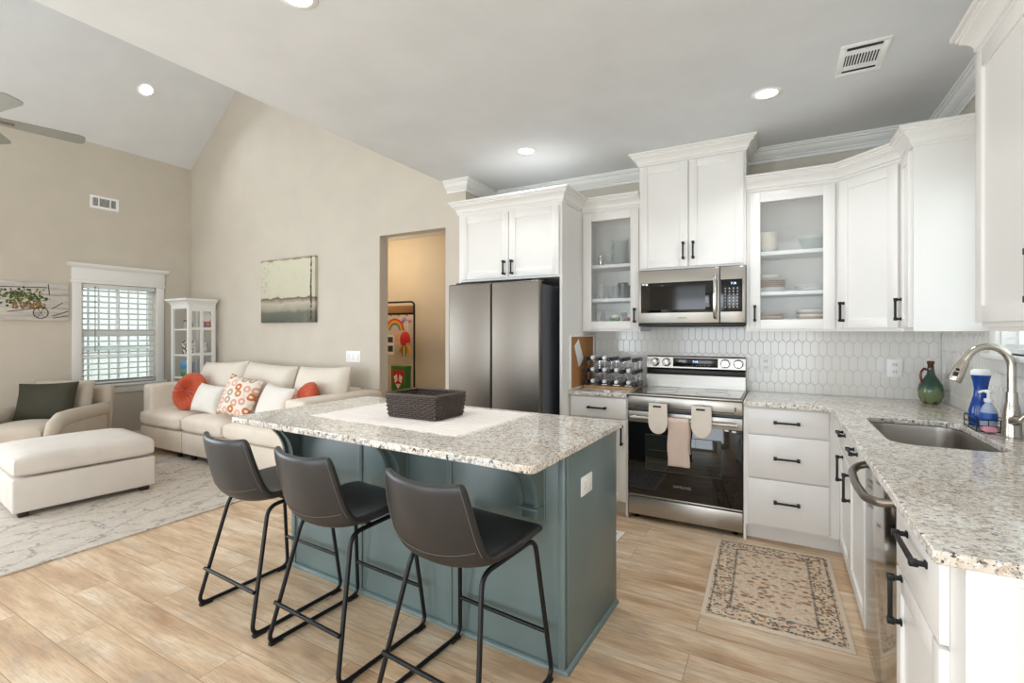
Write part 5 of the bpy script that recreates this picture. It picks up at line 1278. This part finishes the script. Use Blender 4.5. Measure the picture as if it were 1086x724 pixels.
# glassware cabinet
z0 = 1.9155
t = thing('pitcher', 'tall clear glass pitcher on the top shelf of the narrow cabinet', 'pitcher', (-1.15, 3.94, z0), R(150)); m = MB(); m.lathe([(0, 0), (.062, 0), (.066, .01), (.064, .1), (.067, .21), (.07, .215), (.065, .215), (.06, .1), (.06, .012), (0, .01)], n=24); m.build('body', M['ware'], t, 50)
m = MB(); m.tube([(.064, 0, .18), (.1, 0, .17), (.105, 0, .12), (.09, 0, .06), (.064, 0, .04)], .007, 8); m.build('handle', M['ware'], t, 60)
ware('creamer', 'small silver creamer at left on the top shelf of the narrow cabinet', 'creamer', (-1.305, 3.9, z0), [(0, 0), (.02, 0), (.014, .012), (.022, .03), (.024, .045), (.014, .062), (.018, .085), (.016, .085), (0, .05)], M['chrome'], None)
ware('drinking_glass', 'clear tumbler beside the silver creamer on the top shelf', 'glass', (-1.235, 3.9, z0), cupp(.024, .028, .095), M['ware'], 'glasses in the narrow cabinet')
ware('carafe', 'clear glass carafe right of the pitcher on the top shelf', 'carafe', (-1.013, 3.985, z0), [(0, 0), (.042, 0), (.045, .02), (.04, .12), (.018, .17), (.018, .21), (.024, .22), (.02, .22), (.014, .17), (0, .02)], M['ware'], None)
z1 = 1.6385
for x, y, h, r, lb in ((-1.30, 3.9, .12, .028, 'leftmost clear tumbler on the middle shelf of the narrow cabinet'), (-1.24, 3.96, .11, .026, 'second clear tumbler from left on the middle shelf'), (-1.18, 3.91, .12, .026, 'clear tumbler just left of the smoked tumblers'), (-1.0, 3.92, .15, .028, 'tall clear tumbler right of the smoked tumblers')):
    ware('drinking_glass', lb, 'glass', (x, y, z1), cupp(r * .85, r, h), M['ware'], 'glasses in the narrow cabinet')
ware('drinking_glass', 'smoked brown tumbler in front on the middle shelf', 'glass', (-1.105, 3.87, z1), cupp(.036, .042, .125), M['smoke'], 'smoked glasses')
ware('drinking_glass', 'smoked brown tumbler behind and right of the other smoked one', 'glass', (-1.065, 3.98, z1), cupp(.034, .04, .11), M['smoke'], 'smoked glasses')
z2 = 1.4305
for x, y, lb in ((-1.325, 3.9, 'leftmost clear tumbler on the floor of the narrow cabinet'), (-1.27, 3.96, 'second clear tumbler from left on the narrow cabinet floor'), (-1.235, 3.88, 'clear tumbler just left of the cream and green mug'), (-1.13, 3.98, 'clear tumbler behind the two small mugs')):
    ware('drinking_glass', lb, 'glass', (x, y, z2), cupp(.024, .028, .1), M['ware'], 'glasses in the narrow cabinet')
def mug(lb, c, mat, band):
    t = thing('mug', lb, 'mug', c, group='mugs on the narrow cabinet floor'); m = MB(); m.lathe(cupp(.034, .037, .075, .004), n=20); m.build('body', mat, t, 50)
    m = MB(); m.lathe([(.0365, .02), (.0377, .022), (.0377, .05), (.0372, .052)], n=20); m.build('painted_band', band, t, 50)
    m = MB(); m.tube([(.036, 0, .062), (.056, 0, .058), (.06, 0, .04), (.052, 0, .022), (.035, 0, .018)], .005, 8); m.build('handle', mat, t, 60)
mug('cream mug with green band on the floor of the narrow cabinet', (-1.17, 3.86, z2), M['ceramic'], M['green'])
mug('white mug with red band at right on the narrow cabinet floor', (-1.035, 3.88, z2), M['ceramicw'], M['red'])

# ------------------------------------------------------------------ hallway rack and what hangs on it
t = thing('coat_rack', 'black metal hall rack with a wooden shelf seen through the doorway', 'coat rack', (-4.25, 4.6, 0))
m = MB(); m.tube(fillet([(.335, 0, .02), (.335, 0, 1.735), (-.335, 0, 1.735), (-.335, 0, .02)], .06, 6), .0125, 10); m.build('frame', M['black'], t, 60)
m = MB(); m.box(-.325, .325, -.012, .012, 1.60, 1.69, .003); m.build('shelf_board', M['rusticwood'], t)
m = MB(); m.box(-.325, .335, -.005, .005, 1.575, 1.6); m.box(.24, .335, -.006, .006, 1.61, 1.64); m.build('crossbar', M['black'], t)
for k in range(5):
    m = MB(); x = -.26 + k * .13; m.tube([(x, -.012, 1.585), (x, -.04, 1.575), (x, -.05, 1.555), (x, -.055, 1.57)], .004, 6); m.build('hook', M['black'], t)
m = MB(); m.box(-.34, .34, -.16, .16, .3, .32, .003); m.build('bench_shelf', M['rusticwood'], t)
m = MB()
for s in (-1, 1): m.tube([(s * .335, -.17, .012), (s * .335, .17, .012)], .012, 8); m.tube([(s * .335, -.15, .012), (s * .335, -.15, .3)], .01, 8); m.tube([(s * .335, .15, .012), (s * .335, .15, .3)], .01, 8)
m.build('feet', M['black'], t)
HX, HY = -4.25, 4.6
t = thing('rainbow_craft', 'paper rainbow craft hanging from the hall rack', 'craft', (HX + .08, HY - .065, 1.38))
for k, cn in enumerate(('red', 'orangep', 'yellow', 'green', 'purple')):
    r0 = .15 - k * .018; m = MB(Matrix(((1, 0, 0, 0), (0, 0, 1, 0), (0, 1, 0, 0), (0, 0, 0, 1)))); po = [(r0 * math.cos(R(a)), r0 * math.sin(R(a))) for a in range(0, 181, 12)] + [((r0 - .018) * math.cos(R(a)), (r0 - .018) * math.sin(R(a))) for a in range(180, -1, -12)]
    m.prism(po, -.002, .002); m.build('band', M[cn], t)
t = thing('gift_tag', 'pink paper tag with dark marks hanging under the rainbow craft', 'tag', (HX + .12, HY - .075, 1.28)); m = MB(); m.box(-.045, .045, -.001, .001, -.075, .075); m.build('card', M['peach'], t); m = MB()
for z in (.03, .0, -.03): m.tube([(-.02, -.0015, z), (.005, -.0015, z + .008), (.022, -.0015, z - .004)], .002, 4)
m.build('scribble', M['ink'], t)
t = thing('photo_strip', 'white strip with dark snapshots at the left of the hall rack', 'photo', (HX + .0, HY - .06, 1.2)); m = MB(); m.box(-.06, .06, -.001, .001, -.12, .12); m.build('paper', M['paper'], t); m = MB(); m.box(-.045, .045, -.002, -.001, .03, .1); m.box(-.045, .045, -.002, -.001, -.085, -.01); m.build('snapshots', M['darkgrey'], t)
t = thing('paper_bow', 'purple and white ribbon bow near the right post of the hall rack', 'bow', (HX + .26, HY - .06, 1.5))
for s in (-1, 1):
    m = MB(Matrix.Translation((s * .04, 0, .01)) @ Matrix.Rotation(R(s * 35), 4, 'Y')); m.pillow(.08, .05, .03, 6); m.build('loop', M['purple'] if s < 0 else M['pink'], t, 60)
m = MB(); m.box(-.03, -.012, -.004, .004, -.1, 0); m.box(.012, .03, -.004, .004, -.12, 0); m.build('tail', M['paper'], t)
t = thing('red_purse', 'red heart-shaped craft with pink dots and green fringe hanging on the rack', 'craft', (HX + .25, HY - .07, 1.27))
m = MB(); m.lathe([(0, -.012), (.06, -.011), (.085, 0), (.06, .011), (0, .012)], n=24); m.bm.transform(Matrix.Scale(1.15, 4, (0, 0, 1)) @ Matrix.Rotation(R(90), 4, 'X')); m.build('body', M['red'], t, 60)
m = MB(); m.lathe([(0, -.018), (.03, -.016), (.035, 0), (0, .004)], n=16); m.bm.transform(Matrix.Translation((.03, -.008, -.05)) @ Matrix.Rotation(R(90), 4, 'X')); m.build('flower', M['pink'], t, 60)
for k, cn in enumerate(('orangep', 'green', 'yellow', 'green', 'orangep', 'yellow')):
    m = MB(); x = -.075 + k * .03; m.tube([(x * .6, 0, -.07), (x, -.004, -.13), (x * 1.15, .002, -.19 - .02 * (k % 2))], [.008, .012, .004], 6); m.build('streamer', M[cn], t, 60)
t = thing('gift_bag', 'green-topped paper bag with an orange fox face on the hall rack bench', 'bag', (HX + .14, HY - .02, .3205))
bgp = [(-.1, 0), (.1, 0), (.12, .62), (-.12, .62)]
m = MB(Matrix(((1, 0, 0, 0), (0, 0, 1, 0), (0, 1, 0, 0), (0, 0, 0, 1)))); m.prism(bgp, -.05, .05); m.build('body', M['green'], t)
m = MB(Matrix(((1, 0, 0, 0), (0, 0, 1, -.0505), (0, 1, 0, 0), (0, 0, 0, 1)))); m.prism([(-.09, .57), (.09, .57), (.085, .44), (0, .32), (-.085, .44)], -.002, 0); m.build('fox_face', M['red'], t)
m = MB(Matrix(((1, 0, 0, 0), (0, 0, 1, -.0527), (0, 1, 0, 0), (0, 0, 0, 1)))); m.prism([(-.07, .49), (-.02, .52), (-.01, .44), (-.05, .41)], -.001, 0); m.prism([(.07, .49), (.02, .52), (.01, .44), (.05, .41)], -.001, 0); m.prism([(-.04, .40), (.04, .40), (0, .34)], -.001, 0); m.build('fox_cheeks', M['white'], t)
m = MB(Matrix(((1, 0, 0, 0), (0, 0, 1, -.0539), (0, 1, 0, 0), (0, 0, 0, 1)))); m.prism([(-.04, .45), (-.025, .455), (-.02, .447), (-.035, .443)], -.001, 0); m.prism([(.04, .45), (.025, .455), (.02, .447), (.035, .443)], -.001, 0); m.prism([(-.01, .39), (.01, .39), (0, .378)], -.001, 0); m.build('fox_eyes', M['ink'], t)
